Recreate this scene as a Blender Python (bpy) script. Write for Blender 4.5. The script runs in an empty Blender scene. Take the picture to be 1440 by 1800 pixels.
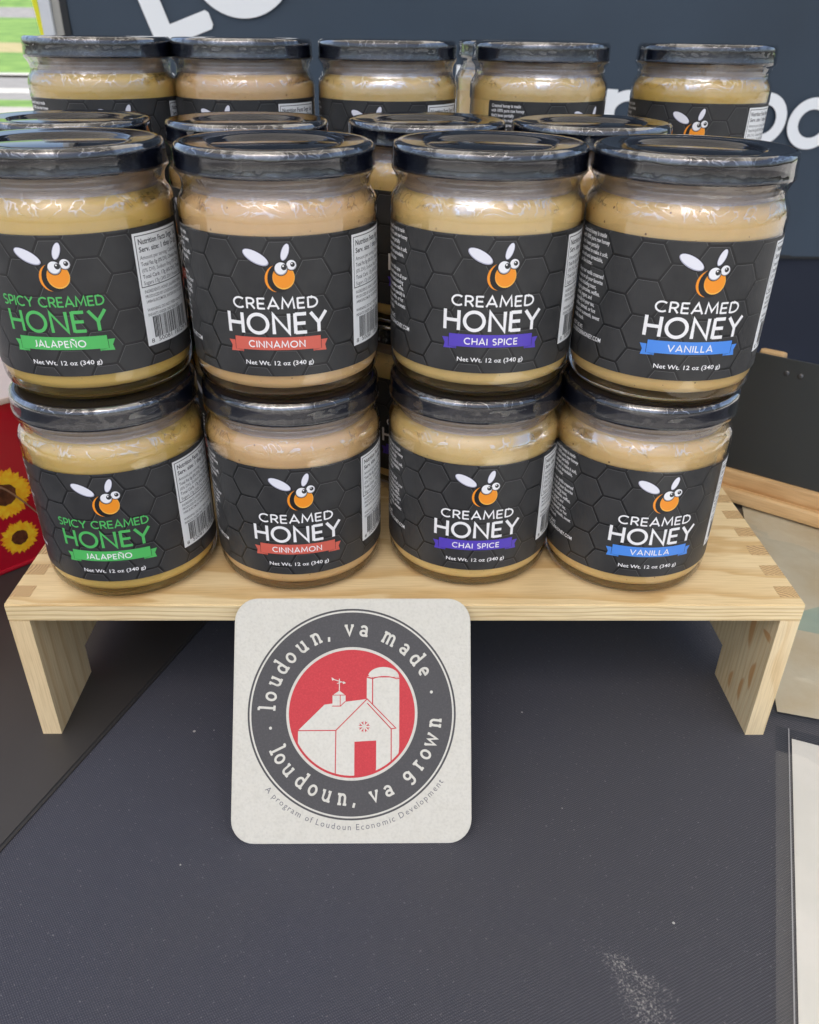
import bpy, bmesh, math, random
from mathutils import Vector, Matrix, noise
R_ = math.radians
S = 0.001                      # all lengths below are millimetres
scene = bpy.context.scene
COL = scene.collection

# ------------------------------------------------------------------ camera
P, YW, RO = R_(30.75), R_(1.23), R_(0.78)
fw = Vector((math.sin(YW)*math.cos(P), math.cos(YW)*math.cos(P), -math.sin(P)))
rt = Vector((math.cos(YW), -math.sin(YW), 0)); up = rt.cross(fw)
r2 = rt*math.cos(RO)+up*math.sin(RO); u2 = -rt*math.sin(RO)+up*math.cos(RO)
cd = bpy.data.cameras.new('camera'); cam = bpy.data.objects.new('camera', cd); COL.objects.link(cam)
cam.matrix_world = Matrix(((r2.x, u2.x, -fw.x, -0.30*S), (r2.y, u2.y, -fw.y, -274.65*S), (r2.z, u2.z, -fw.z, 209.22*S), (0, 0, 0, 1)))
cd.sensor_fit = 'VERTICAL'; cd.sensor_height = 24; cd.lens = 1423.68/1800*24
cd.clip_start = 0.01; cd.clip_end = 500
cd.dof.use_dof = True; cd.dof.focus_distance = 0.33; cd.dof.aperture_fstop = 15
scene.camera = cam

# ------------------------------------------------------------------ light
SUN_EL, SUN_AZ = R_(70), R_(197)          # azimuth measured from +Y towards +X
wd = bpy.data.worlds.new('World'); scene.world = wd; wd.use_nodes = True
nt = wd.node_tree; bg = nt.nodes['Background']
sky = nt.nodes.new('ShaderNodeTexSky'); sky.sky_type = 'NISHITA'; sky.sun_disc = False
sky.sun_elevation = SUN_EL; sky.sun_rotation = SUN_AZ; sky.dust_density = 5; sky.air_density = 1.0; sky.ozone_density = .8
nt.links.new(sky.outputs[0], bg.inputs[0]); bg.inputs[1].default_value = 0.15
sl = bpy.data.lights.new('sun', 'SUN'); sl.energy = 3.8; sl.angle = R_(0.6); sl.color = (1, .96, .88)
so = bpy.data.objects.new('sun', sl); COL.objects.link(so); so.location = (0, 0, 5)
sd = Vector((math.sin(SUN_AZ)*math.cos(SUN_EL), math.cos(SUN_AZ)*math.cos(SUN_EL), math.sin(SUN_EL)))
so.rotation_euler = sd.to_track_quat('Z', 'Y').to_euler()
scene.view_settings.view_transform = 'Standard'; scene.view_settings.look = 'None'
scene.view_settings.exposure = 1.0; scene.view_settings.gamma = 1
scene.render.engine = 'CYCLES'
scene.cycles.max_bounces = 12; scene.cycles.transparent_max_bounces = 24; scene.cycles.transmission_bounces = 12
scene.cycles.use_denoising = True

# ------------------------------------------------------------------ helpers
def tag(o, label=None, cat=None, group=None, kind=None):
    if label: o['label'] = label
    if cat: o['category'] = cat
    if group: o['group'] = group
    if kind: o['kind'] = kind
    return o
def empty(name, loc, rz=0):
    o = bpy.data.objects.new(name, None); COL.objects.link(o)
    o.location = Vector(loc)*S; o.rotation_euler = (0, 0, rz); o.empty_display_size = .01
    return o
def link(name, me, parent=None):
    o = bpy.data.objects.new(name, me); COL.objects.link(o)
    if parent: o.parent = parent
    return o
def mesh(name, verts, faces, mats, parent=None, smooth=False, mi=None):
    me = bpy.data.meshes.new(name); me.from_pydata([Vector(v)*S for v in verts], [], faces)
    if not isinstance(mats, (list, tuple)): mats = [mats]
    for m in mats: me.materials.append(m)
    if mi: me.polygons.foreach_set('material_index', mi)
    if smooth: me.polygons.foreach_set('use_smooth', [True]*len(me.polygons))
    me.update()
    return link(name, me, parent)
def bm_obj(name, bm, mats, parent=None, smooth=False, scale=True):
    if scale: bmesh.ops.scale(bm, vec=(S, S, S), verts=bm.verts)
    me = bpy.data.meshes.new(name); bm.to_mesh(me); bm.free()
    if not isinstance(mats, (list, tuple)): mats = [mats]
    for m in mats: me.materials.append(m)
    if smooth: me.polygons.foreach_set('use_smooth', [True]*len(me.polygons))
    return link(name, me, parent)
def box_bm(bm, x0, x1, y0, y1, z0, z1, bev=0, mi=0):
    g = bmesh.ops.create_cube(bm, size=1)
    for v in g['verts']:
        v.co = Vector(((x0+x1)/2+v.co.x*(x1-x0), (y0+y1)/2+v.co.y*(y1-y0), (z0+z1)/2+v.co.z*(z1-z0)))
    fs = list({f for v in g['verts'] for f in v.link_faces})
    for f in fs: f.material_index = mi
    if bev:
        es = list({e for v in g['verts'] for e in v.link_edges})
        bmesh.ops.bevel(bm, geom=es, offset=bev, segments=2, affect='EDGES', profile=.6)
def lathe(name, prof, mat, parent=None, seg=96, closed=False, wob=None):
    vs, fs = [], []; n = len(prof)
    for j in range(seg):
        a = 2*math.pi*j/seg
        for i, (r, z) in enumerate(prof):
            rr, zz = (r, z) if wob is None else wob(r, z, a, i)
            vs.append((rr*math.cos(a), rr*math.sin(a), zz))
    m = n if closed else n-1
    for j in range(seg):
        k = (j+1) % seg
        for i in range(m):
            i2 = (i+1) % n
            fs.append((j*n+i, k*n+i, k*n+i2, j*n+i2))
    o = mesh(name, vs, fs, mat, parent, True)
    bm = bmesh.new(); bm.from_mesh(o.data)
    bmesh.ops.remove_doubles(bm, verts=bm.verts, dist=1e-6)
    bm.to_mesh(o.data); bm.free()
    o.data.polygons.foreach_set('use_smooth', [True]*len(o.data.polygons))
    return o
def prism(bm, poly, axis, a, b, mi=0):
    """extrude a 2-D outline along an axis (0 x, 1 y, 2 z) between a and b"""
    def put(p, t):
        return {0: (t, p[0], p[1]), 1: (p[0], t, p[1]), 2: (p[0], p[1], t)}[axis]
    v0 = [bm.verts.new(put(p, a)) for p in poly]; v1 = [bm.verts.new(put(p, b)) for p in poly]
    fs = [bm.faces.new(v0), bm.faces.new(v1[::-1])]
    n = len(poly)
    for i in range(n): fs.append(bm.faces.new((v0[i], v1[i], v1[(i+1) % n], v0[(i+1) % n])))
    for f in fs: f.material_index = mi
    return fs

# ------------------------------------------------------------------ materials
def newmat(name):
    m = bpy.data.materials.new(name); m.use_nodes = True
    n = m.node_tree; b = n.nodes['Principled BSDF']
    return m, n, b
def N(n, t, **k):
    x = n.nodes.new(t)
    for a, v in k.items():
        if a.startswith('i_'):
            key = a[2:]; key = int(key) if key.isdigit() else key.replace('_', ' ')
            x.inputs[key].default_value = v
        else: setattr(x, a, v)
    return x
def simple(name, col, rough=.5, spec=.5, coat=0, metal=0, sss=0, bump=0, bscale=800, emis=None):
    m, n, b = newmat(name)
    b.inputs['Base Color'].default_value = (*col, 1); b.inputs['Roughness'].default_value = rough
    b.inputs['Specular IOR Level'].default_value = spec; b.inputs['Coat Weight'].default_value = coat
    b.inputs['Metallic'].default_value = metal
    if sss:
        b.inputs['Subsurface Weight'].default_value = sss; b.inputs['Subsurface Scale'].default_value = .004
        b.inputs['Subsurface Radius'].default_value = (1, .7, .35)
    if bump:
        tc = N(n, 'ShaderNodeTexCoord'); no = N(n, 'ShaderNodeTexNoise', i_Scale=bscale, i_Detail=4.0)
        bu = N(n, 'ShaderNodeBump', i_Strength=bump, i_Distance=.0003)
        n.links.new(tc.outputs['Object'], no.inputs['Vector']); n.links.new(no.outputs[0], bu.inputs['Height'])
        n.links.new(bu.outputs[0], b.inputs['Normal'])
    return m
def ramp(n, fac, stops):
    r = N(n, 'ShaderNodeValToRGB'); e = r.color_ramp.elements
    while len(e) < len(stops): e.new(.5)
    for x, (p, c) in zip(e, stops): x.position = p; x.color = (*c, 1) if len(c) == 3 else c
    n.links.new(fac, r.inputs[0]); return r.outputs[0]
def math_(n, op, a, b=None, c=None):
    m = N(n, 'ShaderNodeMath', operation=op)
    for i, v in enumerate((a, b, c)):
        if v is None: continue
        if isinstance(v, (int, float)): m.inputs[i].default_value = v
        else: n.links.new(v, m.inputs[i])
    return m.outputs[0]
def mixc(n, fac, a, b, bt='MIX'):
    m = N(n, 'ShaderNodeMix', data_type='RGBA', blend_type=bt)
    for i, v in ((0, fac), (6, a), (7, b)):
        if isinstance(v, (int, float)): m.inputs[i].default_value = v
        elif isinstance(v, tuple): m.inputs[i].default_value = (*v, 1)
        else: n.links.new(v, m.inputs[i])
    return m.outputs[2]

def wood_mat(name, axis, light, dark, cen, ringw=4.2, knots=(), fine=1.0, seed=0, stops=None, rotz=0):
    """pine: growth rings about an axis parallel to `axis`, wandering a little along it"""
    m, n, b = newmat(name)
    tc = N(n, 'ShaderNodeTexCoord'); sep = N(n, 'ShaderNodeSeparateXYZ'); mpr = N(n, 'ShaderNodeMapping'); mpr.inputs['Rotation'].default_value = (0, 0, R_(rotz))
    n.links.new(tc.outputs['Object'], mpr.inputs[0]); n.links.new(mpr.outputs[0], sep.inputs[0])
    A = [sep.outputs[0], sep.outputs[1], sep.outputs[2]]
    al = A[axis]; oth = [A[i] for i in range(3) if i != axis]
    cb = N(n, 'ShaderNodeCombineXYZ')
    n.links.new(math_(n, 'MULTIPLY', al, 9.0), cb.inputs[0])
    n.links.new(math_(n, 'MULTIPLY', oth[0], 38.0), cb.inputs[1]); n.links.new(math_(n, 'MULTIPLY', oth[1], 38.0), cb.inputs[2])
    no = N(n, 'ShaderNodeTexNoise', i_Scale=1.0, i_Detail=3.0, noise_dimensions='4D', i_W=float(seed)); n.links.new(cb.outputs[0], no.inputs['Vector'])
    wob = math_(n, 'MULTIPLY', math_(n, 'SUBTRACT', no.outputs[0], .5), .0125)
    da = math_(n, 'SUBTRACT', oth[0], cen[0]*S); db = math_(n, 'SUBTRACT', oth[1], cen[1]*S)
    rr = math_(n, 'SQRT', math_(n, 'ADD', math_(n, 'MULTIPLY', da, da), math_(n, 'MULTIPLY', db, db)))
    rr = math_(n, 'ADD', rr, wob)
    fr = math_(n, 'FRACT', math_(n, 'MULTIPLY', rr, 1/(ringw*S)))
    col = ramp(n, fr, stops or [(0, light), (.5, light), (.86, dark), (.93, dark), (1, light)])
    # fine fibres along the axis
    cb2 = N(n, 'ShaderNodeCombineXYZ')
    n.links.new(math_(n, 'MULTIPLY', al, 60.0), cb2.inputs[0])
    n.links.new(math_(n, 'MULTIPLY', oth[0], 1500.0*fine), cb2.inputs[1]); n.links.new(math_(n, 'MULTIPLY', oth[1], 1500.0*fine), cb2.inputs[2])
    n2 = N(n, 'ShaderNodeTexNoise', i_Scale=1.0, i_Detail=3.0); n.links.new(cb2.outputs[0], n2.inputs['Vector'])
    col = mixc(n, .22, col, ramp(n, n2.outputs[0], [(.3, (.35, .24, .12)), (.6, (1, 1, 1))]), 'MULTIPLY')
    n3 = N(n, 'ShaderNodeTexNoise', i_Scale=22.0, i_Detail=2.0); n.links.new(tc.outputs['Object'], n3.inputs['Vector'])
    col = mixc(n, .35, col, ramp(n, n3.outputs[0], [(.35, (.80, .68, .50)), (.65, (1, 1, 1))]), 'MULTIPLY')
    for (ky, kz, ry, rz) in knots:     # darker reddish heartwood streaks
        dy = math_(n, 'DIVIDE', math_(n, 'SUBTRACT', A[1], (ky-KB[0])*S), ry*S); dz = math_(n, 'DIVIDE', math_(n, 'SUBTRACT', A[2], (kz-KB[1])*S), rz*S)
        dy = math_(n, 'ADD', dy, math_(n, 'MULTIPLY', math_(n, 'MULTIPLY', dz, dz), .8))
        q = math_(n, 'ADD', math_(n, 'MULTIPLY', dy, dy), math_(n, 'MULTIPLY', dz, dz))
        q = math_(n, 'ADD', q, math_(n, 'MULTIPLY', n2.outputs[0], .4))
        col = mixc(n, ramp(n, q, [(.55, (.75, .75, .75)), (1.0, (0, 0, 0))]), col, (.60, .28, .08))
    n.links.new(col, b.inputs['Base Color']); b.inputs['Roughness'].default_value = .52
    bu = N(n, 'ShaderNodeBump', i_Strength=.25, i_Distance=.0002); n.links.new(n2.outputs[0], bu.inputs['Height']); n.links.new(bu.outputs[0], b.inputs['Normal'])
    return m
KB = (83.5, -77.3)
PL, PD = (.82, .65, .36), (.68, .48, .22)
WOOD_TOP = wood_mat('pine_top', 0, PL, PD, (-25, -95), 4.3)
WOOD_FRONT = wood_mat('pine_front', 0, (.84, .64, .34), (.52, .34, .14), (-40, -60), 2.3, stops=[(0, (.88, .72, .41)), (.55, (.88, .72, .43)), (.8, (.66, .48, .24)), (1, (.88, .72, .41))])
WOOD_SIDE = wood_mat('pine_side', 2, (.86, .68, .40), (.76, .55, .29), (-120, 30), 9, seed=3)
WOOD_SIDE_R = wood_mat('pine_side_knotty', 2, (.88, .72, .44), (.82, .63, .35), (230, 70), 3.2, seed=8, knots=((20, -28, 3, 14), (10, -48, 2.6, 10), (7, -22, 5, 2.5), (16, -62, 2, 9), (27, -66, 2, 7)))
WOOD_END = wood_mat('pine_end_grain', 2, (.66, .46, .22), (.40, .24, .09), (120, -120), 1.5, seed=5, stops=[(0, (.70, .50, .25)), (.4, (.66, .46, .22)), (.75, (.34, .21, .09)), (1, (.70, .5, .25))])
WOOD_RISER = wood_mat('pine_back_riser', 0, (.66, .43, .20), (.42, .24, .09), (60, -60), 4, seed=9)
WOOD_FRAME = wood_mat('pine_frame', 0, (.74, .50, .24), (.55, .33, .14), (345, -40), 4.5, seed=2, rotz=37)

def cloth_mat():
    m, n, b = newmat('woven_tablecloth')
    tc = N(n, 'ShaderNodeTexCoord'); mp = N(n, 'ShaderNodeMapping'); n.links.new(tc.outputs['Object'], mp.inputs[0])
    mp.inputs['Rotation'].default_value = (0, 0, R_(-24))
    w1 = N(n, 'ShaderNodeTexWave', wave_type='BANDS', bands_direction='Y', i_Scale=330.0, i_Distortion=.6, i_Detail=1.0)
    n.links.new(mp.outputs[0], w1.inputs['Vector']); w1.inputs['Detail Scale'].default_value = 2
    mp2 = N(n, 'ShaderNodeMapping'); n.links.new(tc.outputs['Object'], mp2.inputs[0]); mp2.inputs['Rotation'].default_value = (0, 0, R_(52))
    w2 = N(n, 'ShaderNodeTexWave', wave_type='BANDS', bands_direction='Y', i_Scale=420.0, i_Distortion=.6, i_Detail=1.0)
    n.links.new(mp2.outputs[0], w2.inputs['Vector'])
    weave = math_(n, 'MULTIPLY', w1.outputs[1], w2.outputs[1])
    big = N(n, 'ShaderNodeTexNoise', i_Scale=9.0, i_Detail=3.0); n.links.new(tc.outputs['Object'], big.inputs['Vector'])
    mid = N(n, 'ShaderNodeTexNoise', i_Scale=900.0, i_Detail=2.0); n.links.new(tc.outputs['Object'], mid.inputs['Vector'])
    sx = N(n, 'ShaderNodeSeparateXYZ'); n.links.new(tc.outputs['Object'], sx.inputs[0])
    base = ramp(n, math_(n, 'ADD', math_(n, 'MULTIPLY', sx.outputs[0], 1.6), math_(n, 'ADD', big.outputs[0], 0)), [(.25, (.033, .036, .052)), (.75, (.039, .040, .047))])
    col = mixc(n, math_(n, 'MULTIPLY', weave, .48), base, (.14, .14, .16))
    col = mixc(n, math_(n, 'MULTIPLY', math_(n, 'GREATER_THAN', mid.outputs[0], .70), .35), col, (.30, .29, .29))
    # lint flecks
    vo = N(n, 'ShaderNodeTexVoronoi', feature='F1', i_Scale=95.0); n.links.new(tc.outputs['Object'], vo.inputs['Vector'])
    sz = N(n, 'ShaderNodeSeparateColor'); n.links.new(vo.outputs['Color'], sz.inputs[0])
    rad = math_(n, 'MULTIPLY', math_(n, 'POWER', sz.outputs[0], 7.0), .075)
    fleck = math_(n, 'LESS_THAN', vo.outputs['Distance'], rad)
    col = mixc(n, math_(n, 'MULTIPLY', fleck, .75), col, (.55, .54, .50))
    # the chalky smudge: two rubbed streaks
    sm = None
    for (cx, cy, ang, lx, ly) in ((89, -116, -34, 13, 3.6), (83, -121, -66, 15, 4.4), (80, -109, -40, 8, 6.0), (86, -124, -50, 13, 9.0)):
        c, s_ = math.cos(R_(ang)), math.sin(R_(ang))
        dx = math_(n, 'SUBTRACT', sx.outputs[0], cx*S); dy = math_(n, 'SUBTRACT', sx.outputs[1], cy*S)
        a = math_(n, 'DIVIDE', math_(n, 'ADD', math_(n, 'MULTIPLY', dx, c), math_(n, 'MULTIPLY', dy, s_)), lx*S)
        b_ = math_(n, 'DIVIDE', math_(n, 'ADD', math_(n, 'MULTIPLY', dx, -s_), math_(n, 'MULTIPLY', dy, c)), ly*S)
        q = math_(n, 'SUBTRACT', 1.0, math_(n, 'ADD', math_(n, 'MULTIPLY', a, a), math_(n, 'MULTIPLY', b_, b_)))
        q = math_(n, 'MAXIMUM', q, 0.0)
        sm = q if sm is None else math_(n, 'MAXIMUM', sm, q)
    gr = N(n, 'ShaderNodeTexNoise', i_Scale=1100.0, i_Detail=6.0); gr.inputs['Distortion'].default_value = .8; n.links.new(tc.outputs['Object'], gr.inputs['Vector'])
    smf = math_(n, 'MULTIPLY', math_(n, 'GREATER_THAN', sm, 0.0), ramp(n, math_(n, 'ADD', gr.outputs[0], math_(n, 'MULTIPLY', sm, .16)), [(.64, (0, 0, 0)), (.86, (1, 1, 1))]))
    col = mixc(n, math_(n, 'MULTIPLY', smf, .45), col, (.62, .60, .54))
    n.links.new(col, b.inputs['Base Color']); b.inputs['Roughness'].default_value = .85
    b.inputs['Specular IOR Level'].default_value = .3
    b.inputs['Sheen Weight'].default_value = .15; b.inputs['Sheen Roughness'].default_value = .5
    b0_ = N(n, 'ShaderNodeBump', i_Strength=.5, i_Distance=.010); lf = N(n, 'ShaderNodeTexNoise', i_Scale=7.0, i_Detail=1.5); lf.inputs['Distortion'].default_value = .6
    n.links.new(tc.outputs['Object'], lf.inputs['Vector']); n.links.new(lf.outputs[0], b0_.inputs['Height'])
    bu = N(n, 'ShaderNodeBump', i_Strength=.6, i_Distance=.0003); n.links.new(b0_.outputs[0], bu.inputs['Normal']); n.links.new(weave, bu.inputs['Height']); n.links.new(bu.outputs[0], b.inputs['Normal'])
    return m
def dusty(name, col, rough, dust=(.4, .4, .38), scale=110, amt=.5, big=.3):
    m, n, b = newmat(name)
    tc = N(n, 'ShaderNodeTexCoord')
    g = N(n, 'ShaderNodeTexNoise', i_Scale=14.0, i_Detail=5.0); n.links.new(tc.outputs['Object'], g.inputs['Vector'])
    c0 = mixc(n, g.outputs[0], tuple(x*(1-big) for x in col), tuple(x*(1+big) for x in col))
    vo = N(n, 'ShaderNodeTexVoronoi', i_Scale=float(scale)); n.links.new(tc.outputs['Object'], vo.inputs['Vector'])
    sz = N(n, 'ShaderNodeSeparateColor'); n.links.new(vo.outputs['Color'], sz.inputs[0])
    rad = math_(n, 'MULTIPLY', math_(n, 'POWER', sz.outputs[0], 7.0), .07)
    fl = math_(n, 'MULTIPLY', math_(n, 'LESS_THAN', vo.outputs['Distance'], rad), amt)
    n.links.new(mixc(n, fl, c0, dust), b.inputs['Base Color'])
    n.links.new(math_(n, 'ADD', math_(n, 'MULTIPLY', g.outputs[0], .25), rough-.12), b.inputs['Roughness'])
    f = N(n, 'ShaderNodeTexNoise', i_Scale=900.0, i_Detail=3.0); n.links.new(tc.outputs['Object'], f.inputs['Vector'])
    bu = N(n, 'ShaderNodeBump', i_Strength=.15, i_Distance=.0002); n.links.new(f.outputs[0], bu.inputs['Height']); n.links.new(bu.outputs[0], b.inputs['Normal'])
    return m
M = {}
M['cloth'] = cloth_mat()
M['mat'] = dusty('black_vinyl_mat', (.036, .034, .033), .48)
M['board'] = dusty('chalkboard_black', (.028, .032, .031), .45, scale=60, amt=.25)
M['label_base'] = simple('label_groove_black', (.009, .009, .009), .38, .5)
def hexmat():
    m, n, b = newmat('label_hex_grey'); tc = N(n, 'ShaderNodeTexCoord')
    g = N(n, 'ShaderNodeTexNoise', i_Scale=55.0, i_Detail=3.0); n.links.new(tc.outputs['Object'], g.inputs['Vector'])
    n.links.new(ramp(n, g.outputs[0], [(.3, (.030, .030, .030)), (.7, (.050, .050, .049))]), b.inputs['Base Color'])
    b.inputs['Roughness'].default_value = .42; b.inputs['Specular IOR Level'].default_value = .35
    return m
M['hex'] = hexmat()
M['hexline'] = simple('label_hex_edge', (.11, .11, .108), .4)
M['hexdark'] = simple('label_hex_low_edge', (.022, .022, .023), .4)
M['white'] = simple('print_white', (.88, .87, .85), .4)
M['wing'] = simple('print_wing', (.80, .80, .84), .4)
M['wingrim'] = simple('print_wing_rim', (.42, .42, .52), .4)
M['black'] = simple('print_black', (.008, .008, .009), .4)
M['orange'] = simple('print_orange', (.90, .30, .015), .4)
M['orange2'] = simple('print_orange_light', (.95, .48, .08), .4)
M['eye'] = simple('print_eye', (.86, .86, .86), .4); M['eyeg'] = simple('print_eye_grey', (.42, .42, .44), .4)
M['green'] = simple('print_green', (.085, .50, .115), .4); M['red'] = simple('print_coral', (.66, .125, .085), .4)
M['purple'] = simple('print_purple', (.095, .055, .48), .4); M['blue'] = simple('print_blue', (.075, .27, .78), .4)
for k in ('green', 'red', 'purple', 'blue'):
    c = M[k].node_tree.nodes['Principled BSDF'].inputs['Base Color'].default_value
    M[k+'2'] = simple('print_'+k+'_tail', (c[0]*.72, c[1]*.72, c[2]*.72), .4)
M['sticker'] = simple('sticker_paper', (.80, .81, .79), .42, bump=.1)
M['ink'] = simple('sticker_ink', (.03, .03, .03), .5)
M['lid'] = simple('black_enamel_lid', (.005, .006, .011), .05, .55, coat=.2, bump=.05, bscale=90)
def honey(name, c, speck):
    m, n, b = newmat(name); tc = N(n, 'ShaderNodeTexCoord')
    g = N(n, 'ShaderNodeTexNoise', i_Scale=38.0, i_Detail=4.0); n.links.new(tc.outputs['Object'], g.inputs['Vector'])
    mp = N(n, 'ShaderNodeMapping'); mp.inputs['Scale'].default_value = (1, 1, .16); n.links.new(tc.outputs['Object'], mp.inputs[0])
    st = N(n, 'ShaderNodeTexNoise', i_Scale=230.0, i_Detail=2.0); n.links.new(mp.outputs[0], st.inputs['Vector'])
    col = mixc(n, g.outputs[0], tuple(x*.90 for x in c), tuple(min(1, x*1.10) for x in c))
    col = mixc(n, .12, col, ramp(n, st.outputs[0], [(.35, (.75, .7, .6)), (.65, (1, 1, 1))]), 'MULTIPLY')
    if speck:
        vo = N(n, 'ShaderNodeTexVoronoi', i_Scale=430.0); n.links.new(tc.outputs['Object'], vo.inputs['Vector'])
        sz = N(n, 'ShaderNodeSeparateColor'); n.links.new(vo.outputs['Color'], sz.inputs[0])
        fl = math_(n, 'LESS_THAN', vo.outputs['Distance'], math_(n, 'MULTIPLY', math_(n, 'POWER', sz.outputs[0], 5.0), .22))
        col = mixc(n, math_(n, 'MULTIPLY', fl, speck), col, (.16, .07, .02))
    n.links.new(col, b.inputs['Base Color']); b.inputs['Roughness'].default_value = .35
    b.inputs['Subsurface Weight'].default_value = .25; b.inputs['Subsurface Scale'].default_value = .003
    b.inputs['Subsurface Radius'].default_value = (1, .6, .25)
    return m
M['jalapeno'] = honey('honey_jalapeno', (.66, .45, .12), .25); M['cinnamon'] = honey('honey_cinnamon', (.70, .455, .205), .6)
M['chai'] = honey('honey_chai', (.72, .51, .195), .35); M['vanilla'] = honey('honey_vanilla', (.70, .475, .185), .9)
def glassmat():
    m, n, b = newmat('jar_glass')
    b.inputs['Transmission Weight'].default_value = 1; b.inputs['Roughness'].default_value = 0.0
    b.inputs['IOR'].default_value = 1.47; b.inputs['Base Color'].default_value = (.985, .99, .985, 1)
    return m
M['glass'] = glassmat()
def filmmat(name, rough=.06, f0=.05, tint=(1, 1, 1), gain=1.0, scale=260, bs=.5, bd=.0004, power=4.0, edge=(1, 1, 1), dist=1.2, fold_glints=False):
    """thin clear sheet: mirror share grows towards grazing, the rest passes straight through"""
    m = bpy.data.materials.new(name); m.use_nodes = True; n = m.node_tree
    n.nodes.remove(n.nodes['Principled BSDF']); out = n.nodes['Material Output']
    t = N(n, 'ShaderNodeBsdfTransparent')
    g = N(n, 'ShaderNodeBsdfGlossy'); g.inputs['Roughness'].default_value = rough
    f = N(n, 'ShaderNodeLayerWeight'); mx = N(n, 'ShaderNodeMixShader')
    if bs:
        tc = N(n, 'ShaderNodeTexCoord'); no = N(n, 'ShaderNodeTexNoise', i_Scale=float(scale), i_Detail=2.0); no.inputs['Distortion'].default_value = dist
        bu = N(n, 'ShaderNodeBump', i_Strength=bs, i_Distance=bd)
        n.links.new(tc.outputs['Object'], no.inputs['Vector']); n.links.new(no.outputs[0], bu.inputs['Height'])
        n.links.new(bu.outputs[0], g.inputs['Normal']); n.links.new(bu.outputs[0], f.inputs['Normal'])
    pw = math_(n, 'POWER', f.outputs['Facing'], power)
    n.links.new(mixc(n, pw, tint, edge), t.inputs[0])
    fac = math_(n, 'MINIMUM', math_(n, 'ADD', math_(n, 'MULTIPLY', pw, gain), f0), 1.0)
    if fold_glints:      # white glints put in: extra mirror share on puckered creases, mostly round the shoulder
        mpf = N(n, 'ShaderNodeMapping'); mpf.inputs['Scale'].default_value = (1, 1, 1.5); n.links.new(tc.outputs['Object'], mpf.inputs[0])
        cr = N(n, 'ShaderNodeTexNoise', i_Scale=75.0, i_Detail=2.5); cr.inputs['Distortion'].default_value = 2.2; n.links.new(mpf.outputs[0], cr.inputs['Vector'])
        ln = math_(n, 'ABSOLUTE', math_(n, 'SUBTRACT', cr.outputs[0], .5))
        ln = ramp(n, ln, [(0, (1, 1, 1)), (.030, (0, 0, 0))])
        big = N(n, 'ShaderNodeTexNoise', i_Scale=38.0, i_Detail=2.0); n.links.new(tc.outputs['Object'], big.inputs['Vector'])
        pt = ramp(n, big.outputs[0], [(.56, (0, 0, 0)), (.61, (1, 1, 1))])
        sz = N(n, 'ShaderNodeSeparateXYZ'); n.links.new(tc.outputs['Object'], sz.inputs[0])
        bd_ = ramp(n, math_(n, 'MULTIPLY', math_(n, 'SUBTRACT', sz.outputs[2], .060), 1/.028), [(0, (.06, .06, .06)), (.22, (.12, .12, .12)), (.29, (1, 1, 1)), (.40, (1, 1, 1)), (.46, (.2, .2, .2)), (.62, (.10, .10, .10)), (.88, (.10, .10, .10)), (.95, (.8, .8, .8))])
        patch = math_(n, 'MULTIPLY', math_(n, 'ADD', math_(n, 'MULTIPLY', ln, .40), math_(n, 'MULTIPLY', pt, .34)), bd_)
        fac = math_(n, 'MINIMUM', math_(n, 'ADD', fac, patch), .9)
    n.links.new(fac, mx.inputs[0]); n.links.new(t.outputs[0], mx.inputs[1]); n.links.new(g.outputs[0], mx.inputs[2])
    n.links.new(mx.outputs[0], out.inputs[0])
    return m
M['film'] = filmmat('shrink_film', .02, .045, (.99, .99, .99), 1.1, 42, .30, .0014, 3.4, fold_glints=True)
M['clear'] = filmmat('jar_wall_glass', .01, .07, (.985, .985, .98), .9, 60, .12, .0006, 4.0, (.86, .84, .80))
M['neck'] = filmmat('neck_reflection_taupe', .08, .10, (.80, .76, .70), .6, 200, .6, .001, 2.0, (.6, .52, .45))
_n = M['neck'].node_tree; _d = _n.nodes.new('ShaderNodeBsdfDiffuse'); _d.inputs[0].default_value = (.80, .62, .49, 1)  # taupe mixed into the colour for lid and honey reflections in the neck
_m = _n.nodes.new('ShaderNodeMixShader'); _m.inputs[0].default_value = .34; _o = _n.nodes['Material Output']; _s = _o.inputs[0].links[0].from_socket
_n.links.new(_s, _m.inputs[1]); _n.links.new(_d.outputs[0], _m.inputs[2]); _n.links.new(_m.outputs[0], _o.inputs[0])
M['plastic'] = filmmat('clear_sleeve_plastic', .07, .07, (.90, .91, .92), .9, 22, .5, .006, 4.0, (.8, .8, .8), .5)
def kraftm(name, c):
    m, n, b = newmat(name); tc = N(n, 'ShaderNodeTexCoord')
    g = N(n, 'ShaderNodeTexNoise', i_Scale=900.0, i_Detail=5.0); n.links.new(tc.outputs['Object'], g.inputs['Vector'])
    g2 = N(n, 'ShaderNodeTexNoise', i_Scale=220.0, i_Detail=4.0); n.links.new(tc.outputs['Object'], g2.inputs['Vector'])
    c1 = ramp(n, g.outputs[0], [(.30, tuple(x*.93 for x in c)), (.5, c), (.7, tuple(min(1, x*1.03) for x in c))])
    n.links.new(mixc(n, .5, c1, ramp(n, g2.outputs[0], [(.35, (.95, .945, .93)), (.6, (1, 1, 1))]), 'MULTIPLY'), b.inputs['Base Color'])
    b.inputs['Roughness'].default_value = .85; b.inputs['Specular IOR Level'].default_value = .25
    bu = N(n, 'ShaderNodeBump', i_Strength=.6, i_Distance=.0003); n.links.new(g.outputs[0], bu.inputs['Height']); n.links.new(bu.outputs[0], b.inputs['Normal'])
    return m
M['kraft'] = kraftm('coaster_board', (.60, .585, .51))
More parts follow.
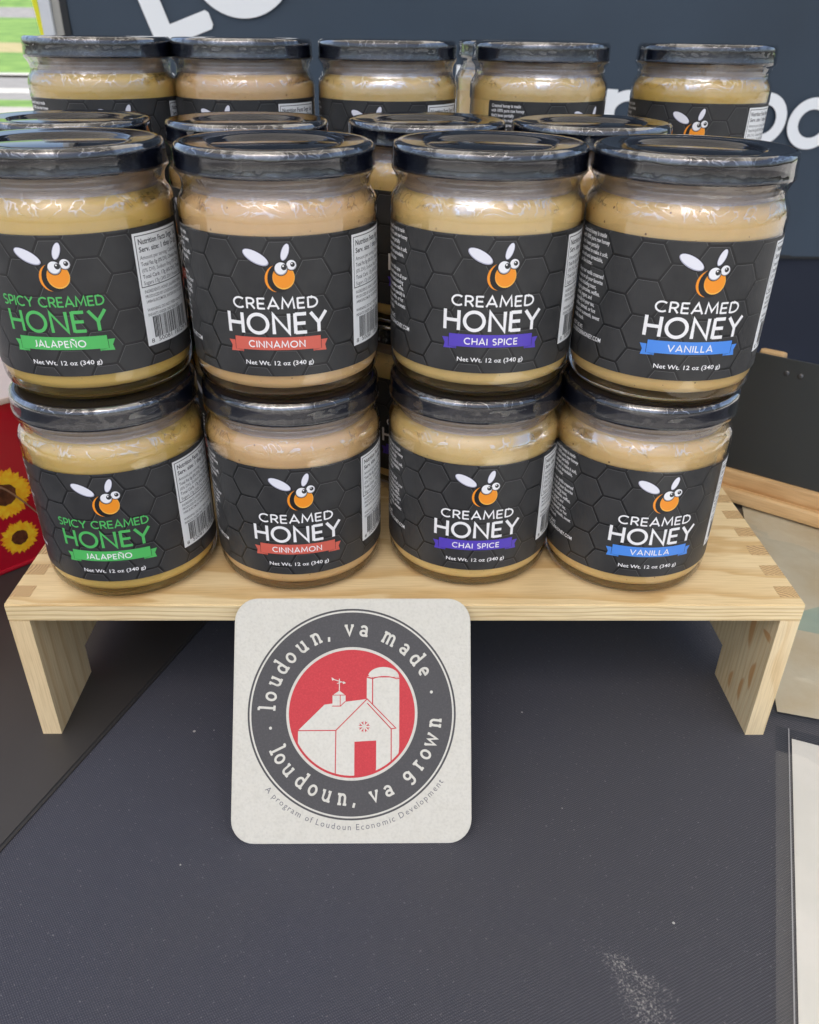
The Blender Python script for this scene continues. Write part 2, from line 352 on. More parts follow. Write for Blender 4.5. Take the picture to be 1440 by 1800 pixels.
def inkm(name, c):
    m, n, b = newmat(name); tc = N(n, 'ShaderNodeTexCoord')
    g = N(n, 'ShaderNodeTexNoise', i_Scale=1500.0, i_Detail=3.0); n.links.new(tc.outputs['Object'], g.inputs['Vector'])
    n.links.new(ramp(n, g.outputs[0], [(.25, tuple(x*.88 for x in c)), (.55, c), (.8, tuple(min(1, x*1.12+.01) for x in c))]), b.inputs['Base Color'])
    b.inputs['Roughness'].default_value = .75
    return m
M['cgrey'] = inkm('coaster_grey_ink', (.070, .068, .068)); M['cred'] = inkm('coaster_red_ink', (.52, .04, .048))
M['ctext'] = inkm('coaster_small_text_ink', (.17, .17, .18)); M['cpap'] = kraftm('coaster_unprinted', (.62, .605, .53))
M['banner'] = None
def bannermat(name, c, rough):
    m, n, b = newmat(name); tc = N(n, 'ShaderNodeTexCoord')
    g = N(n, 'ShaderNodeTexNoise', i_Scale=4.0, i_Detail=4.0); n.links.new(tc.outputs['Object'], g.inputs['Vector'])
    n.links.new(ramp(n, g.outputs[0], [(.3, tuple(x*.82 for x in c)), (.7, tuple(x*1.15 for x in c))]), b.inputs['Base Color'])
    b.inputs['Roughness'].default_value = rough
    bu = N(n, 'ShaderNodeBump', i_Strength=.25, i_Distance=.01); n.links.new(g.outputs[0], bu.inputs['Height']); n.links.new(bu.outputs[0], b.inputs['Normal'])
    return m
M['banner'] = bannermat('navy_vinyl_banner', (.028, .048, .074), .5)
M['skirt'] = bannermat('navy_cloth_lower', (.010, .015, .030), .8)
M['letter'] = simple('banner_white_print', (.88, .90, .90), .5)
M['redtin'] = simple('red_tin_paint', (.42, .004, .020), .28, .5, coat=.3)
M['tinrim'] = simple('tin_rolled_rim', (.62, .50, .44), .35)
def petal(name, a, b_):
    m, n, b = newmat(name); tc = N(n, 'ShaderNodeTexCoord')
    g = N(n, 'ShaderNodeTexNoise', i_Scale=260.0, i_Detail=3.0); n.links.new(tc.outputs['Object'], g.inputs['Vector'])
    n.links.new(ramp(n, g.outputs[0], [(.35, a), (.65, b_)]), b.inputs['Base Color']); b.inputs['Roughness'].default_value = .4
    return m
M['petal1'] = petal('sunflower_petal_deep', (.80, .26, .01), (.88, .46, .015)); M['petal2'] = petal('sunflower_petal_yellow', (.86, .44, .012), (.90, .62, .03))
M['seed'] = petal('sunflower_seed_head', (.055, .016, .006), (.15, .05, .02))
M['twine'] = simple('brown_cord', (.30, .17, .10), .7, bump=.5)
def papermat(name, c, blot):
    m, n, b = newmat(name); tc = N(n, 'ShaderNodeTexCoord')
    g = N(n, 'ShaderNodeTexNoise', i_Scale=34.0, i_Detail=5.0); n.links.new(tc.outputs['Object'], g.inputs['Vector'])
    n.links.new(ramp(n, g.outputs[0], [(.35, c), (.62, blot)]), b.inputs['Base Color']); b.inputs['Roughness'].default_value = .55
    f = N(n, 'ShaderNodeTexNoise', i_Scale=300.0, i_Detail=4.0); n.links.new(tc.outputs['Object'], f.inputs['Vector'])
    bu = N(n, 'ShaderNodeBump', i_Strength=.3, i_Distance=.0006); n.links.new(f.outputs[0], bu.inputs['Height']); n.links.new(bu.outputs[0], b.inputs['Normal'])
    return m
M['sheet'] = papermat('cream_parchment', (.62, .52, .34), (.68, .62, .46)); M['paper'] = papermat('white_menu_paper', (.74, .72, .63), (.80, .77, .68))
M['teal'] = papermat('teal_wash', (.36, .47, .38), (.45, .53, .42))
M['yellow'] = simple('yellow_strap', (.75, .72, .01), .5); M['pole'] = simple('white_powder_coat', (.62, .64, .66), .4)
M['polesh'] = simple('pole_side_grey', (.40, .39, .35), .5); M['blackedge'] = simple('banner_black_hem', (.008, .010, .012), .6)
M['canopy'] = simple('canopy_fabric', (.70, .68, .64), .8)
M['seam'] = simple('welded_seam', (.30, .30, .30), .3)
M['snap'] = simple('dark_snap_rivet', (.05, .05, .05), .25, coat=.5)
def gmat(name, a, b_, sc, rough=.9):
    m, n, b = newmat(name); tc = N(n, 'ShaderNodeTexCoord')
    g = N(n, 'ShaderNodeTexNoise', i_Scale=float(sc), i_Detail=8.0); n.links.new(tc.outputs['Object'], g.inputs['Vector'])
    n.links.new(ramp(n, g.outputs[0], [(.35, a), (.65, b_)]), b.inputs['Base Color']); b.inputs['Roughness'].default_value = rough
    return m
M['grass'] = gmat('lawn', (.050, .115, .016), (.095, .175, .032), 1.4); M['road'] = gmat('asphalt', (.11, .11, .112), (.15, .15, .15), 3)
M['lot'] = gmat('parking_asphalt', (.19, .185, .175), (.25, .245, .235), 3); M['kerb'] = gmat('concrete_kerb', (.26, .26, .25), (.31, .31, .30), 3); M['dry'] = gmat('dry_grass', (.17, .155, .07), (.22, .19, .10), 2)

# ------------------------------------------------------------------ flat artwork (2-D polygons in layers)
def rib(pts, w, closed=False):
    """a stroke: quads along a polyline with mitred joints"""
    n = len(pts); out = []; L = []
    for i in range(n):
        p = pts[i]
        a = pts[i-1] if (i > 0 or closed) else None
        b = pts[(i+1) % n] if (i < n-1 or closed) else None
        d1 = d2 = None
        if a is not None:
            v = (p[0]-a[0], p[1]-a[1]); l = math.hypot(*v) or 1; d1 = (v[0]/l, v[1]/l)
        if b is not None:
            v = (b[0]-p[0], b[1]-p[1]); l = math.hypot(*v) or 1; d2 = (v[0]/l, v[1]/l)
        if d1 is None: d1 = d2
        if d2 is None: d2 = d1
        nx, ny = -(d1[1]+d2[1]), d1[0]+d2[0]; l = math.hypot(nx, ny) or 1; nx /= l; ny /= l
        k = max(.5, nx*-d1[1]+ny*d1[0])
        L.append(((p[0]+nx*w/2/k, p[1]+ny*w/2/k), (p[0]-nx*w/2/k, p[1]-ny*w/2/k)))
    for i in range(n if closed else n-1):
        a, b = L[i], L[(i+1) % n]
        out.append([a[1], b[1], b[0], a[0]])
    return out
def arc(cx, cy, rx, ry, a0, a1, n=14):
    return [(cx+rx*math.cos(R_(a0+(a1-a0)*i/n)), cy+ry*math.sin(R_(a0+(a1-a0)*i/n))) for i in range(n+1)]
def ell(cx, cy, rx, ry, rot=0, n=28):
    c, s_ = math.cos(R_(rot)), math.sin(R_(rot)); o = []
    for i in range(n):
        a = 2*math.pi*i/n; x, y = rx*math.cos(a), ry*math.sin(a)
        o.append((cx+x*c-y*s_, cy+x*s_+y*c))
    return o
# rounded geometric capitals, cap height 1: (advance width, strokes)
CAP = {
 'C': (.86, [arc(.5, .5, .46, .46, 48, 312, 20)]),
 'R': (.66, [[(.06, 0), (.06, 1)], [(.06, .96)]+arc(.34, .71, .25, .25, 90, -90, 10)+[(.06, .46)], [(.34, .46), (.64, 0)]]),
 'E': (.60, [[(.06, 0), (.06, 1)], [(.06, .955), (.58, .955)], [(.06, .5), (.53, .5)], [(.06, .045), (.58, .045)]]),
 'A': (.86, [[(.03, 0), (.43, 1), (.83, 0)], [(.17, .30), (.69, .30)]]),
 'M': (.98, [[(.04, 0), (.13, 1), (.49, .22), (.85, 1), (.94, 0)]]),
 'D': (.82, [[(.06, 0), (.06, 1)], [(.06, .955), (.30, .955)]+arc(.30, .5, .47, .455, 90, -90, 14)+[(.06, .045)]]),
 'H': (.80, [[(.06, 0), (.06, 1)], [(.74, 0), (.74, 1)], [(.06, .5), (.74, .5)]]),
 'O': (1.02, ['o', arc(.51, .5, .46, .46, 0, 360, 32)[:-1]]),
 'N': (.82, [[(.06, 0), (.06, .97), (.76, .03), (.76, 1)]]),
 'Y': (.80, [[(.02, 1), (.40, .47), (.78, 1)], [(.40, .5), (.40, 0)]]),
 'S': (.60, [arc(.31, .735, .23, .225, 35, 250, 12)+[(.38, .5)]+arc(.30, .265, .24, .225, 70, -145, 12)[1:]]),
 'P': (.62, [[(.06, 0), (.06, 1)], [(.06, .96)]+arc(.33, .69, .25, .27, 90, -90, 10)+[(.06, .42)]]),
 'I': (.12, [[(.06, 0), (.06, 1)]]),
 'J': (.42, [[(.34, 1), (.34, .28)]+arc(.14, .28, .20, .24, 0, -110, 8)]),
 'L': (.54, [[(.06, 1), (.06, .045), (.52, .045)]]),
 'V': (.80, [[(.02, 1), (.40, .02), (.78, 1)]]),
 '~': (.82, [[(.06, 0), (.06, .97), (.76, .03), (.76, 1)], arc(.30, 1.12, .12, .09, 160, 20, 6)+arc(.53, 1.20, .12, .09, 200, 340, 6)]),
 ' ': (.30, []),
}
def caps(text, u0, u1, v0, v1, w, gap=.17):
    """letters fitted to the box u0..u1 x v0..v1; returns list of (poly, level)"""
    tot = sum(CAP[c][0] for c in text)+gap*(len(text)-1)
    sx = (u1-u0)/tot; sy = v1-v0; x = u0; out = []; lev = 0
    for ch in text:
        adv, st = CAP[ch]; closed = False
        for s_ in st:
            if s_ == 'o': closed = True; continue
            pts = [(x+p[0]*sx, v0+p[1]*sy) for p in s_]
            for q in rib(pts, w, closed): out.append((q, lev % 4))
            closed = False; lev += 1
        x += (adv+gap)*sx
    return out
_fc = {}
def type_(text, size, bold=0, spacing=1.0, align='LEFT'):
    """a line set in Blender's own face -> (verts2d, faces, width)"""
    key = (text, size, bold, spacing)
    if key in _fc: return _fc[key]
    c = bpy.data.curves.new('type', 'FONT'); c.body = text; c.size = 10; c.resolution_u = 2; c.space_character = spacing
    c.offset = bold*10; c.fill_mode = 'FRONT'
    o = bpy.data.objects.new('type', c); COL.objects.link(o)
    dg = bpy.context.evaluated_depsgraph_get(); dg.update()
    me = o.evaluated_get(dg).to_mesh()
    vs = [(v.co.x*size/10, v.co.y*size/10) for v in me.vertices]; fs = [tuple(p.vertices) for p in me.polygons]
    o.evaluated_get(dg).to_mesh_clear(); bpy.data.objects.remove(o); bpy.data.curves.remove(c)
    w = max([v[0] for v in vs] or [0])
    _fc[key] = (vs, fs, w); return _fc[key]

class Art:
    """flat shapes stacked in thin layers, mapped on to a surface by fn(u, v, h)"""
    def __init__(s): s.v = []; s.f = []; s.m = []; s.mats = []; s.cut = []
    def mi(s, m):
        if m not in s.mats: s.mats.append(m)
        return s.mats.index(m)
    def poly(s, p, h, m, cut=True):
        k = len(s.v); s.v += [(a, b, h) for a, b in p]; s.f.append(tuple(range(k, k+len(p)))); s.m.append(s.mi(m)); s.cut.append(cut)
    def polys(s, ps, h, m, cut=True, dl=.008):
        for p in ps:
            if isinstance(p, tuple): s.poly(p[0], h+p[1]*dl, m, cut)
            else: s.poly(p, h, m, cut)
    def text(s, text, u, v, size, h, m, width=None, bold=0, anchor='l', sx=1):
        vs, fs, w = type_(text, size, bold)
        if width: sx = width/w
        x0 = u-(w*sx/2 if anchor == 'c' else 0)
        k = len(s.v); s.v += [(x0+a*sx, v+b, h) for a, b in vs]
        for f in fs: s.f.append(tuple(i+k for i in f)); s.m.append(s.mi(m)); s.cut.append(False)
    def build(s, name, fn, parent=None, step=1.5):
        bm = bmesh.new(); vs = [bm.verts.new(v) for v in s.v]; bm.verts.ensure_lookup_table(); tocut = []
        for f, m, c in zip(s.f, s.m, s.cut):
            try: F = bm.faces.new([vs[i] for i in f])
            except ValueError: continue
            F.material_index = m
            if F.normal.z < 0 or F.calc_area() < 0: pass
            if c: tocut.append(F)
        bm.normal_update()
        for F in bm.faces:
            if F.normal.z < 0: F.normal_flip()
        if step and tocut:
            us = [v.co.x for F in tocut for v in F.verts]; k = math.floor(min(us)/step)+1
            cutset = tocut
            while k*step < max(us):
                x = k*step; g = [F for F in cutset if F.is_valid and min(v.co.x for v in F.verts) < x-1e-4 and max(v.co.x for v in F.verts) > x+1e-4]
                if g:
                    ge = list({e for F in g for e in F.edges})+list({v for F in g for v in F.verts})
                    r = bmesh.ops.bisect_plane(bm, geom=g+ge, plane_co=(x, 0, 0), plane_no=(1, 0, 0), dist=1e-5)
                    cutset = [F for F in cutset if F.is_valid and F not in set(g)]+[x_ for x_ in r['geom'] if isinstance(x_, bmesh.types.BMFace)]
                k += 1
        for v in bm.verts: v.co = Vector(fn(v.co.x, v.co.y, v.co.z))*S
        me = bpy.data.meshes.new(name); bm.to_mesh(me); bm.free()
        for m in s.mats: me.materials.append(m)
        return link(name, me, parent)
def clip(poly, x0, x1, y0, y1):
    for ax, lim, sg in ((0, x0, 1), (0, x1, -1), (1, y0, 1), (1, y1, -1)):
        out = []
        for i in range(len(poly)):
            a, b = poly[i-1], poly[i]; da, db = (a[ax]-lim)*sg, (b[ax]-lim)*sg
            if (da >= 0) != (db >= 0):
                t = da/(da-db); out.append((a[0]+(b[0]-a[0])*t, a[1]+(b[1]-a[1])*t))
            if db >= 0: out.append(b)
        poly = out
        if len(poly) < 3: return None
    return poly

# ------------------------------------------------------------------ the setting
Z0 = -77.3
def sheet(name, poly, z, mat, th=0, parent=None):
    bm = bmesh.new()
    if th: prism(bm, poly, 2, z, z+th)
    else: bm.faces.new([bm.verts.new((x, y, z)) for x, y in poly])
    bmesh.ops.recalc_face_normals(bm, faces=bm.faces)
    return bm_obj(name, bm, mat, parent)
# ground outside, seen past the left edge of the banner
G = -900
def strip(name, pts, mat, kind='structure'):
    vs, fs = [], []
    for (y, z) in pts: vs += [(-60000, y, z), (60000, y, z)]
    for i in range(len(pts)-1): fs.append((2*i, 2*i+1, 2*i+3, 2*i+2))
    return tag(mesh(name, vs, fs, mat), kind=kind)
strip('pavement', [(-60000, G), (14000, G)], M['lot'])
strip('grass', [(14000, G), (15400, G)], M['grass'], 'stuff')
strip('road', [(15400, G-60), (17900, G-60)], M['road'])
strip('road_line', [(17900, G-56), (19300, G-56)], M['kerb'])
strip('road', [(19300, G-60), (23500, G-60)], M['road'])
strip('kerb', [(23500, G), (24600, G)], M['kerb'])
strip('grass', [(24600, G), (30000, -560)], M['grass'], 'stuff')
strip('dry_grass', [(30000, -560), (34000, -350)], M['dry'], 'stuff')
strip('grass', [(34000, -350), (45000, 500)], M['grass'], 'stuff')
strip('path', [(45000, 500), (50000, 1000)], M['road'])
strip('grass', [(50000, 1000), (60000, 2400), (90000, 9000)], M['grass'], 'stuff')

# ------------------------------------------------------------------ table
tb = empty('display_table', (0, 0, Z0-30))
tag(tb, 'table covered in charcoal woven cloth under the wooden shelf', 'table')
def T_(bm, dz=Z0-30):
    bmesh.ops.translate(bm, vec=(0, 0, -dz), verts=bm.verts); return bm
bm = bmesh.new(); box_bm(bm, -900, 900, -420, 380, Z0-25, Z0, 2); bm_obj('tablecloth', T_(bm), M['cloth'], tb)
for x in (-850, 850):
    for y in (-380, 340):
        bm = bmesh.new(); box_bm(bm, x-18, x+18, y-18, y+18, G, Z0-26, 2); bm_obj('leg', T_(bm), M['polesh'], tb)
# black mat on the left: its edge runs diagonally under the shelf
ex, ey = 53.7/157.7, 148.3/157.7
a0 = (-158.7-ex*250, -62.5-ey*250); a1 = (-158.7+ex*330, -62.5+ey*330)
bm = bmesh.new(); prism(bm, [a0, a1, (-880, a1[1]), (-880, a0[1])], 2, Z0+.1, Z0+1.9)
es = [e for e in bm.edges if all(v.co.z > Z0+1.5 for v in e.verts)]
bmesh.ops.bevel(bm, geom=es, offset=1.2, segments=3, affect='EDGES'); bmesh.ops.recalc_face_normals(bm, faces=bm.faces)
tag(bm_obj('table_mat', bm, M['mat']), 'smooth black vinyl mat lying under the left leg of the shelf', 'mat')

# ------------------------------------------------------------------ wooden shelf
X0, X1, D, TH, LT = -164.2, 175.5, 167.0, 8.76, 8.75
NF = 10; fy = [(5.6+16.4*i, 13.4+16.4*i) for i in range(NF)]
sh = empty('wooden_riser', (5.65, 83.5, Z0)); sh0 = Vector((5.65, 83.5, Z0))
tag(sh, 'low pale pine shelf with finger joints carrying the front two rows of jars', 'display shelf')
def loc_(o, base):
    o.data.transform(Matrix.Translation(-base*S)); return o
bm = bmesh.new(); out = [(X0, 0), (X1, 0)]
for a, b in fy: out += [(X1, a-.2), (X1-LT, a-.2), (X1-LT, b+.2), (X1, b+.2)]
out += [(X1, D), (X0, D)]
for a, b in reversed(fy): out += [(X0, b+.2), (X0+LT, b+.2), (X0+LT, a-.2), (X0, a-.2)]
prism(bm, out, 2, -TH, 0)
bmesh.ops.recalc_face_normals(bm, faces=bm.faces)
es = [e for e in bm.edges if all(v.co.y < .01 for v in e.verts) and abs(e.verts[0].co.z-e.verts[1].co.z) < .01]
bmesh.ops.bevel(bm, geom=es, offset=.5, segments=2, affect='EDGES')
for f in bm.faces:
    if f.normal.y < -.5: f.material_index = 1
loc_(bm_obj('top_board', bm, [WOOD_TOP, WOOD_FRONT], sh), sh0)
for side, xa, wm in ((0, X0, WOOD_SIDE), (1, X1-LT, WOOD_SIDE_R)):
    bm = bmesh.new()
    prof = [(0.1, -TH-.05), (0.1, Z0+.1), (42.7, Z0+.1), (42.7, Z0+19.3), (D-42.7, Z0+19.3), (D-42.7, Z0+.1), (D-.1, Z0+.1), (D-.1, -TH-.05)]
    top = []
    for a, b in reversed(fy): top += [(b, -TH-.05), (b, .06), (a, .06), (a, -TH-.05)]
    prism(bm, [(y, z) for y, z in prof]+top, 0, xa+.05, xa+LT-.05)
    bmesh.ops.recalc_face_normals(bm, faces=bm.faces)
    for f in bm.faces:
        if f.normal.z > .5 and f.calc_center_median().z > -1: f.material_index = 1
    loc_(bm_obj('side_panel', bm, [wm, WOOD_END], sh), sh0)
# knot streaks on the inner face of the right panel (darker heartwood in the board itself)
# ------------------------------------------------------------------ taller riser behind
rs = empty('wooden_riser', (5, 255, Z0)); rs0 = Vector((5, 255, Z0))
tag(rs, 'taller pine riser behind, carrying the back row of jars', 'display shelf')
bm = bmesh.new(); box_bm(bm, -186, 197, 172.2, 335, 21.2, 30, .5); loc_(bm_obj('top_board', bm, WOOD_RISER, rs), rs0)
for xa in (-186, 188.2):
    bm = bmesh.new(); prism(bm, [(173, 21.1), (173, Z0+2), (213, Z0+2), (213, Z0+24), (294, Z0+24), (294, Z0+2), (334, Z0+2), (334, 21.1)], 0, xa, xa+8.8)
    bmesh.ops.recalc_face_normals(bm, faces=bm.faces); loc_(bm_obj('side_panel', bm, WOOD_RISER, rs), rs0)

# ------------------------------------------------------------------ jars
HJ, RL, RG = 87.37, 35.85, 36.56
RLab = 36.72
def cyl(u, v, h):
    a = u/RLab; r = RLab+h; return (r*math.sin(a), -r*math.cos(a), v)
LV0, LV1, LU0, LU1 = 10.8, 61.0, -57.5, 60.0
outer = [(0, 1.2), (24, 1.0), (29.5, .5), (31.5, 0.05), (33.2, .45), (34.6, 1.5), (35.7, 3.2), (36.3, 5.2), (RG, 7.5), (RG, 30), (RG, 63.5), (36.4, 66), (35.9, 68.0), (35.0, 69.8),
         (33.9, 71.3), (33.2, 72.6), (32.8, 73.5), (33.5, 74.1), (33.9, 74.8), (33.5, 75.5), (32.6, 76.0), (32.4, 76.8), (32.9, 77.5), (33.3, 78.1), (33.2, 79), (32.9, 79.8), (32.5, 80.6), (32.5, 84.5), (32.0, 85.2)]
inner = [(31.0, 85.3), (30.4, 84.6), (30.2, 80), (30.4, 75), (31.0, 73), (32.2, 71), (33.4, 69), (34.1, 66.5), (34.6, 63.5), (35.2, 12), (34.9, 8.4), (33.6, 6.2), (31.0, 4.9), (28, 4.5), (0, 4.4)]
hon = [(0, 4.2), (28, 4.3), (33.0, 4.7), (35.0, 5.8), (35.8, 7.8), (35.9, 12), (35.9, 63.5), (35.75, 66), (35.2, 68.2), (34.2, 70.0), (32.9, 71.2), (31.5, 71.8), (29, 72.0), (18, 71.7), (0, 71.9)]
lidp = [(31.6, 85.0), (34.2, 84.4), (35.0, 82), (35.0, 79.6), (35.2, 78.5), (35.9, 78.35), (36.25, 78.7), (36.1, 79.3), (35.85, 80), (35.85, 84.2), (35.75, 85.2), (35.4, 86.2), (34.7, 87.0), (33.7, 87.32), (32.2, 87.2), (29, 86.9), (25.6, 86.8),
        (24.6, 86.6), (24.0, 86.0), (23.5, 85.75), (22.8, 85.9), (22.2, 86.1), (0, 86.2)]
def wob_film(r, z, a, i):
    p = Vector((math.cos(a)*3.2, math.sin(a)*3.2, z*.05)); q = Vector((math.cos(a)*7, math.sin(a)*7, z*.16))
    rid = lambda v: (1-abs(noise.noise(v))*2)**3
    t = abs(noise.noise(p*1.7))*.4+max(0, rid(q))*.30+max(0, rid(q*2.1+Vector((5, 1, z*.25))))*.22
    k = .26 if z > 79.5 else (.62 if z > 72 else .5)
    if z < 65: k = .15
    return r+t*k+.02, z
filmp = [(36.86, 60.6), (36.84, 62), (36.80, 64.5), (36.72, 66.5), (36.4, 68.2), (35.7, 69.8), (34.8, 71.2), (34.3, 72.4), (34.2, 73.6), (34.4, 75), (34.9, 76.3), (35.6, 77.4), (36.35, 78.3),
         (36.35, 79.6), (36.15, 81), (36.1, 82.6), (36.1, 84), (36.05, 85.1), (35.8, 86.2), (35.2, 86.9), (34.4, 87.30)]
fp2 = []
for (ra, za), (rb, zb) in zip(filmp, filmp[1:]):
    k = max(1, int(math.hypot(rb-ra, zb-za)/.7))
    fp2 += [(ra+(rb-ra)*i/k, za+(zb-za)*i/k) for i in range(k)]
fp2.append(filmp[-1])
J0 = {}
hold = empty('hold', (0, 0, 0))
J0['glass'] = lathe('glass', outer+inner, [M['clear'], M['glass'], M['neck']], None, 96).data
for p_ in J0['glass'].polygons: 
    rr_ = math.hypot(p_.center.x, p_.center.y)
    p_.material_index = 1 if p_.center.z < .0036 else (2 if (p_.center.z > .0705 and rr_ < .0318) else 0)
J0['lid'] = lathe('lid', lidp, M['lid'], None, 96).data
J0['film'] = lathe('shrink_band', fp2, M['film'], None, 260, wob=wob_film).data
for k in ('jalapeno', 'cinnamon', 'chai', 'vanilla'):
    J0['honey_'+k] = lathe('honey', hon, M[k], None, 96).data
# label sheet with the printed comb
def label_sheet():
    A = Art(); rr = 1.6
    rp = [(LU1, LV0), (LU1, LV1)]+arc(LU0+rr, LV1-rr, rr, rr, 90, 180, 6)+arc(LU0+rr, LV0+rr, rr, rr, 180, 270, 6)
    A.poly(rp, 0, M['label_base'])
    hh = 12.9; w = hh/math.sqrt(3)*2; cs = w*.75; rnd = random.Random(4)
    # hexagon under the bee has its centre near (3, 53.7)
    for i in range(-7, 7):
        for j in range(-1, 6):
            cx = 3.2+i*cs*1.0; cy = 53.2-(i % 2)*hh/2-(j-1)*hh
            rad = w/2-.52
            hx = [(cx+rad*math.cos(R_(60*k)), cy+rad*math.sin(R_(60*k))) for k in range(6)]
            q = clip(hx, LU0+.3, LU1-.3, LV0+.05, LV1-.05)
            if not q: continue
            A.poly(q, .02, M['hexdark'])
            ri = rad-.16
            hx2 = [(cx+.06+ri*math.cos(R_(60*k)), cy-.05+ri*math.sin(R_(60*k))) for k in range(6)]
            q = clip(hx2, LU0+.3, LU1-.3, LV0+.05, LV1-.05)
            if q: A.poly(q, .032, M['hex'])
            for s_ in rib([hx[3], hx[2], hx[1], hx[0]], .17)[:3]:
                q = clip(s_, LU0+.3, LU1-.3, LV0+.05, LV1-.05)
                if q: A.poly(q, .045, M['hexline'])
    return A
def bee():
    A = Art(); b, w = M['black'], M['wing']
    A.poly(ell(-5.2, 53.8, 5.3, 2.35, -27), .055, b); A.poly(ell(-5.4, 54.0, 4.9, 2.0, -27), .065, M['wingrim']); A.poly(ell(-5.4, 54.12, 4.6, 1.75, -27), .075, w)
    A.poly(ell(4.85, 55.7, 3.25, 1.6, 70), .055, b); A.poly(ell(4.85, 55.8, 3.0, 1.3, 70), .065, M['wingrim']); A.poly(ell(4.85, 55.85, 2.8, 1.12, 70), .075, w)
    A.poly(ell(1.9, 46.9, 4.85, 4.5, 62), .060, M['orange']); A.poly(ell(2.9, 47.2, 5.3, 4.55, 68), .080, b)
    A.poly([(x, y) for x, y in ell(3.9, 47.2, 4.15, 3.85, 80)], .090, M['orange2'])
    A.poly(ell(3.85, 47.35, 3.85, 3.7, 80), .100, M['orange'])
    A.poly(ell(6.8, 51.4, 1.95, 1.95), .112, b); A.poly(ell(6.85, 51.4, 1.75, 1.75), .122, M['eyeg']); A.poly(ell(6.75, 51.5, 1.6, 1.6), .130, M['eye'])
    A.poly(ell(3.1, 50.2, 2.45, 2.45), .138, b); A.poly(ell(3.15, 50.25, 2.2, 2.2), .146, M['eyeg']); A.poly(ell(3.1, 50.4, 2.0, 2.0), .154, M['eye'])
    for cx, cy, r in ((4.25, 50.75, .98), (7.25, 51.6, .80)):
        A.poly(ell(cx, cy, r, r*1.05), .164, M['ink']); A.poly(ell(cx-.3*r, cy+.4*r, .3*r, .3*r), .174, M['white'])
    return A
def lettering(fl):
    A = Art(); tcol = M['green'] if fl == 'jalapeno' else M['white']
    if fl == 'jalapeno':
        A.polys(caps('SPICY CREAMED', -19.6, 17.4, 36.6, 40.1, .55, .13), .09, tcol)
        A.polys(caps('HONEY', -18.6, 17.2, 27.4, 34.9, 1.15), .09, tcol)
    else:
        A.polys(caps('CREAMED', -15.1, 15.6, 36.1, 40.0, .68), .09, tcol)
        A.polys(caps('HONEY', -17.9, 18.7, 27.0, 34.4, 1.25), .09, tcol)
    name, a, b = {'jalapeno': ('JALAPE~O', -10, 8.6), 'cinnamon': ('CINNAMON', -10.4, 10.2), 'chai': ('CHAI SPICE', -9.8, 10.2), 'vanilla': ('VANILLA', -8.3, 8.2)}[fl]
    A.polys(caps(name, a, b, 21.9, 24.35, .42, .2), .13, M['white'])
    A.text('Net Wt. 12 oz (340 g)', .3, 15.2, 2.35, .09, M['white'], 25.4, .012, 'c')
    return A
def ribbon(fl):
    A = Art(); k = {'jalapeno': 'green', 'cinnamon': 'red', 'chai': 'purple', 'vanilla': 'blue'}[fl]; c, c2 = M[k], M[k+'2']
    for s_ in (-1, 1):
        o = .2
        A.poly([(o+s_*18.6, 23.9), (o+s_*17.5, 21.8), (o+s_*18.0, 19.7), (o+s_*12.9, 20.1), (o+s_*12.9, 24.0)], .06, c)
        A.poly([(o+s_*15.95, 20.75), (o+s_*13.0, 19.85), (o+s_*13.0, 20.75)], .085, c2)
        A.polys(rib([(o+s_*16.05, 25.4), (o+s_*16.05, 20.6)], .16), .088, M['black'])
    n = 16; top = [(.2+(-15.9+31.8*i/n), 25.5+.25*(1-((i-n/2)/(n/2))**2)) for i in range(n+1)]
    bot = [(x, y-4.75) for x, y in top]
    for i in range(n): A.poly([bot[i], bot[i+1], top[i+1], top[i]], .10, c)
    return A
TXT = {'jalapeno': ['Enjoy our jalape\u00f1o creamed', 'honey on your favorite', 'foods including toast,', 'chicken, cheese, tacos,', 'pizza, pork, and', 'especially in your chili,', 'marinades, and sauces', 'for a smooth, spicy', 'finishing kick.'],
 'cinnamon': ['Enjoy our cinnamon', 'creamed honey on all your', 'favorite foods including', 'toast, pancakes, waffles,', 'oatmeal, milk, and', 'especially in your', 'tea, coffee, or hot', 'cocoa for a warm,', 'cinnamon taste.'],
 'chai': ['Enjoy our chai spice', 'creamed honey on all your', 'favorite foods including', 'toast, pancakes, waffles,', 'oatmeal, and especially in', 'your tea, coffee, or hot', 'cocoa for a rich, aromatic', 'chai delight.'],
 'vanilla': ['Enjoy our vanilla creamed', 'honey on all your favorite', 'foods including toast,', 'bagels, pancakes, waffles,', 'cereal, yogurt, and', 'especially in your tea,', 'coffee, oatmeal, or hot', 'cocoa for a smooth, sweet', 'vanilla touch.']}
def story(fl):
    A = Art(); y = 58.0
    for l in ['Creamed honey is made', 'with 100% pure raw honey', "that's been partially", 'crystallized to make it soft,', 'smooth and spreadable,', 'just like butter.', None]+TXT[fl]+[None, 'VISIT US AT:', 'LOUDOUNHONEY.COM']:
        if l is None: y -= 1.3; continue
        A.text(l, -55.2, y, 2.15 if l != 'LOUDOUNHONEY.COM' else 2.35, .07, M['white'], None, .016, sx=.80); y -= 2.22
    return A
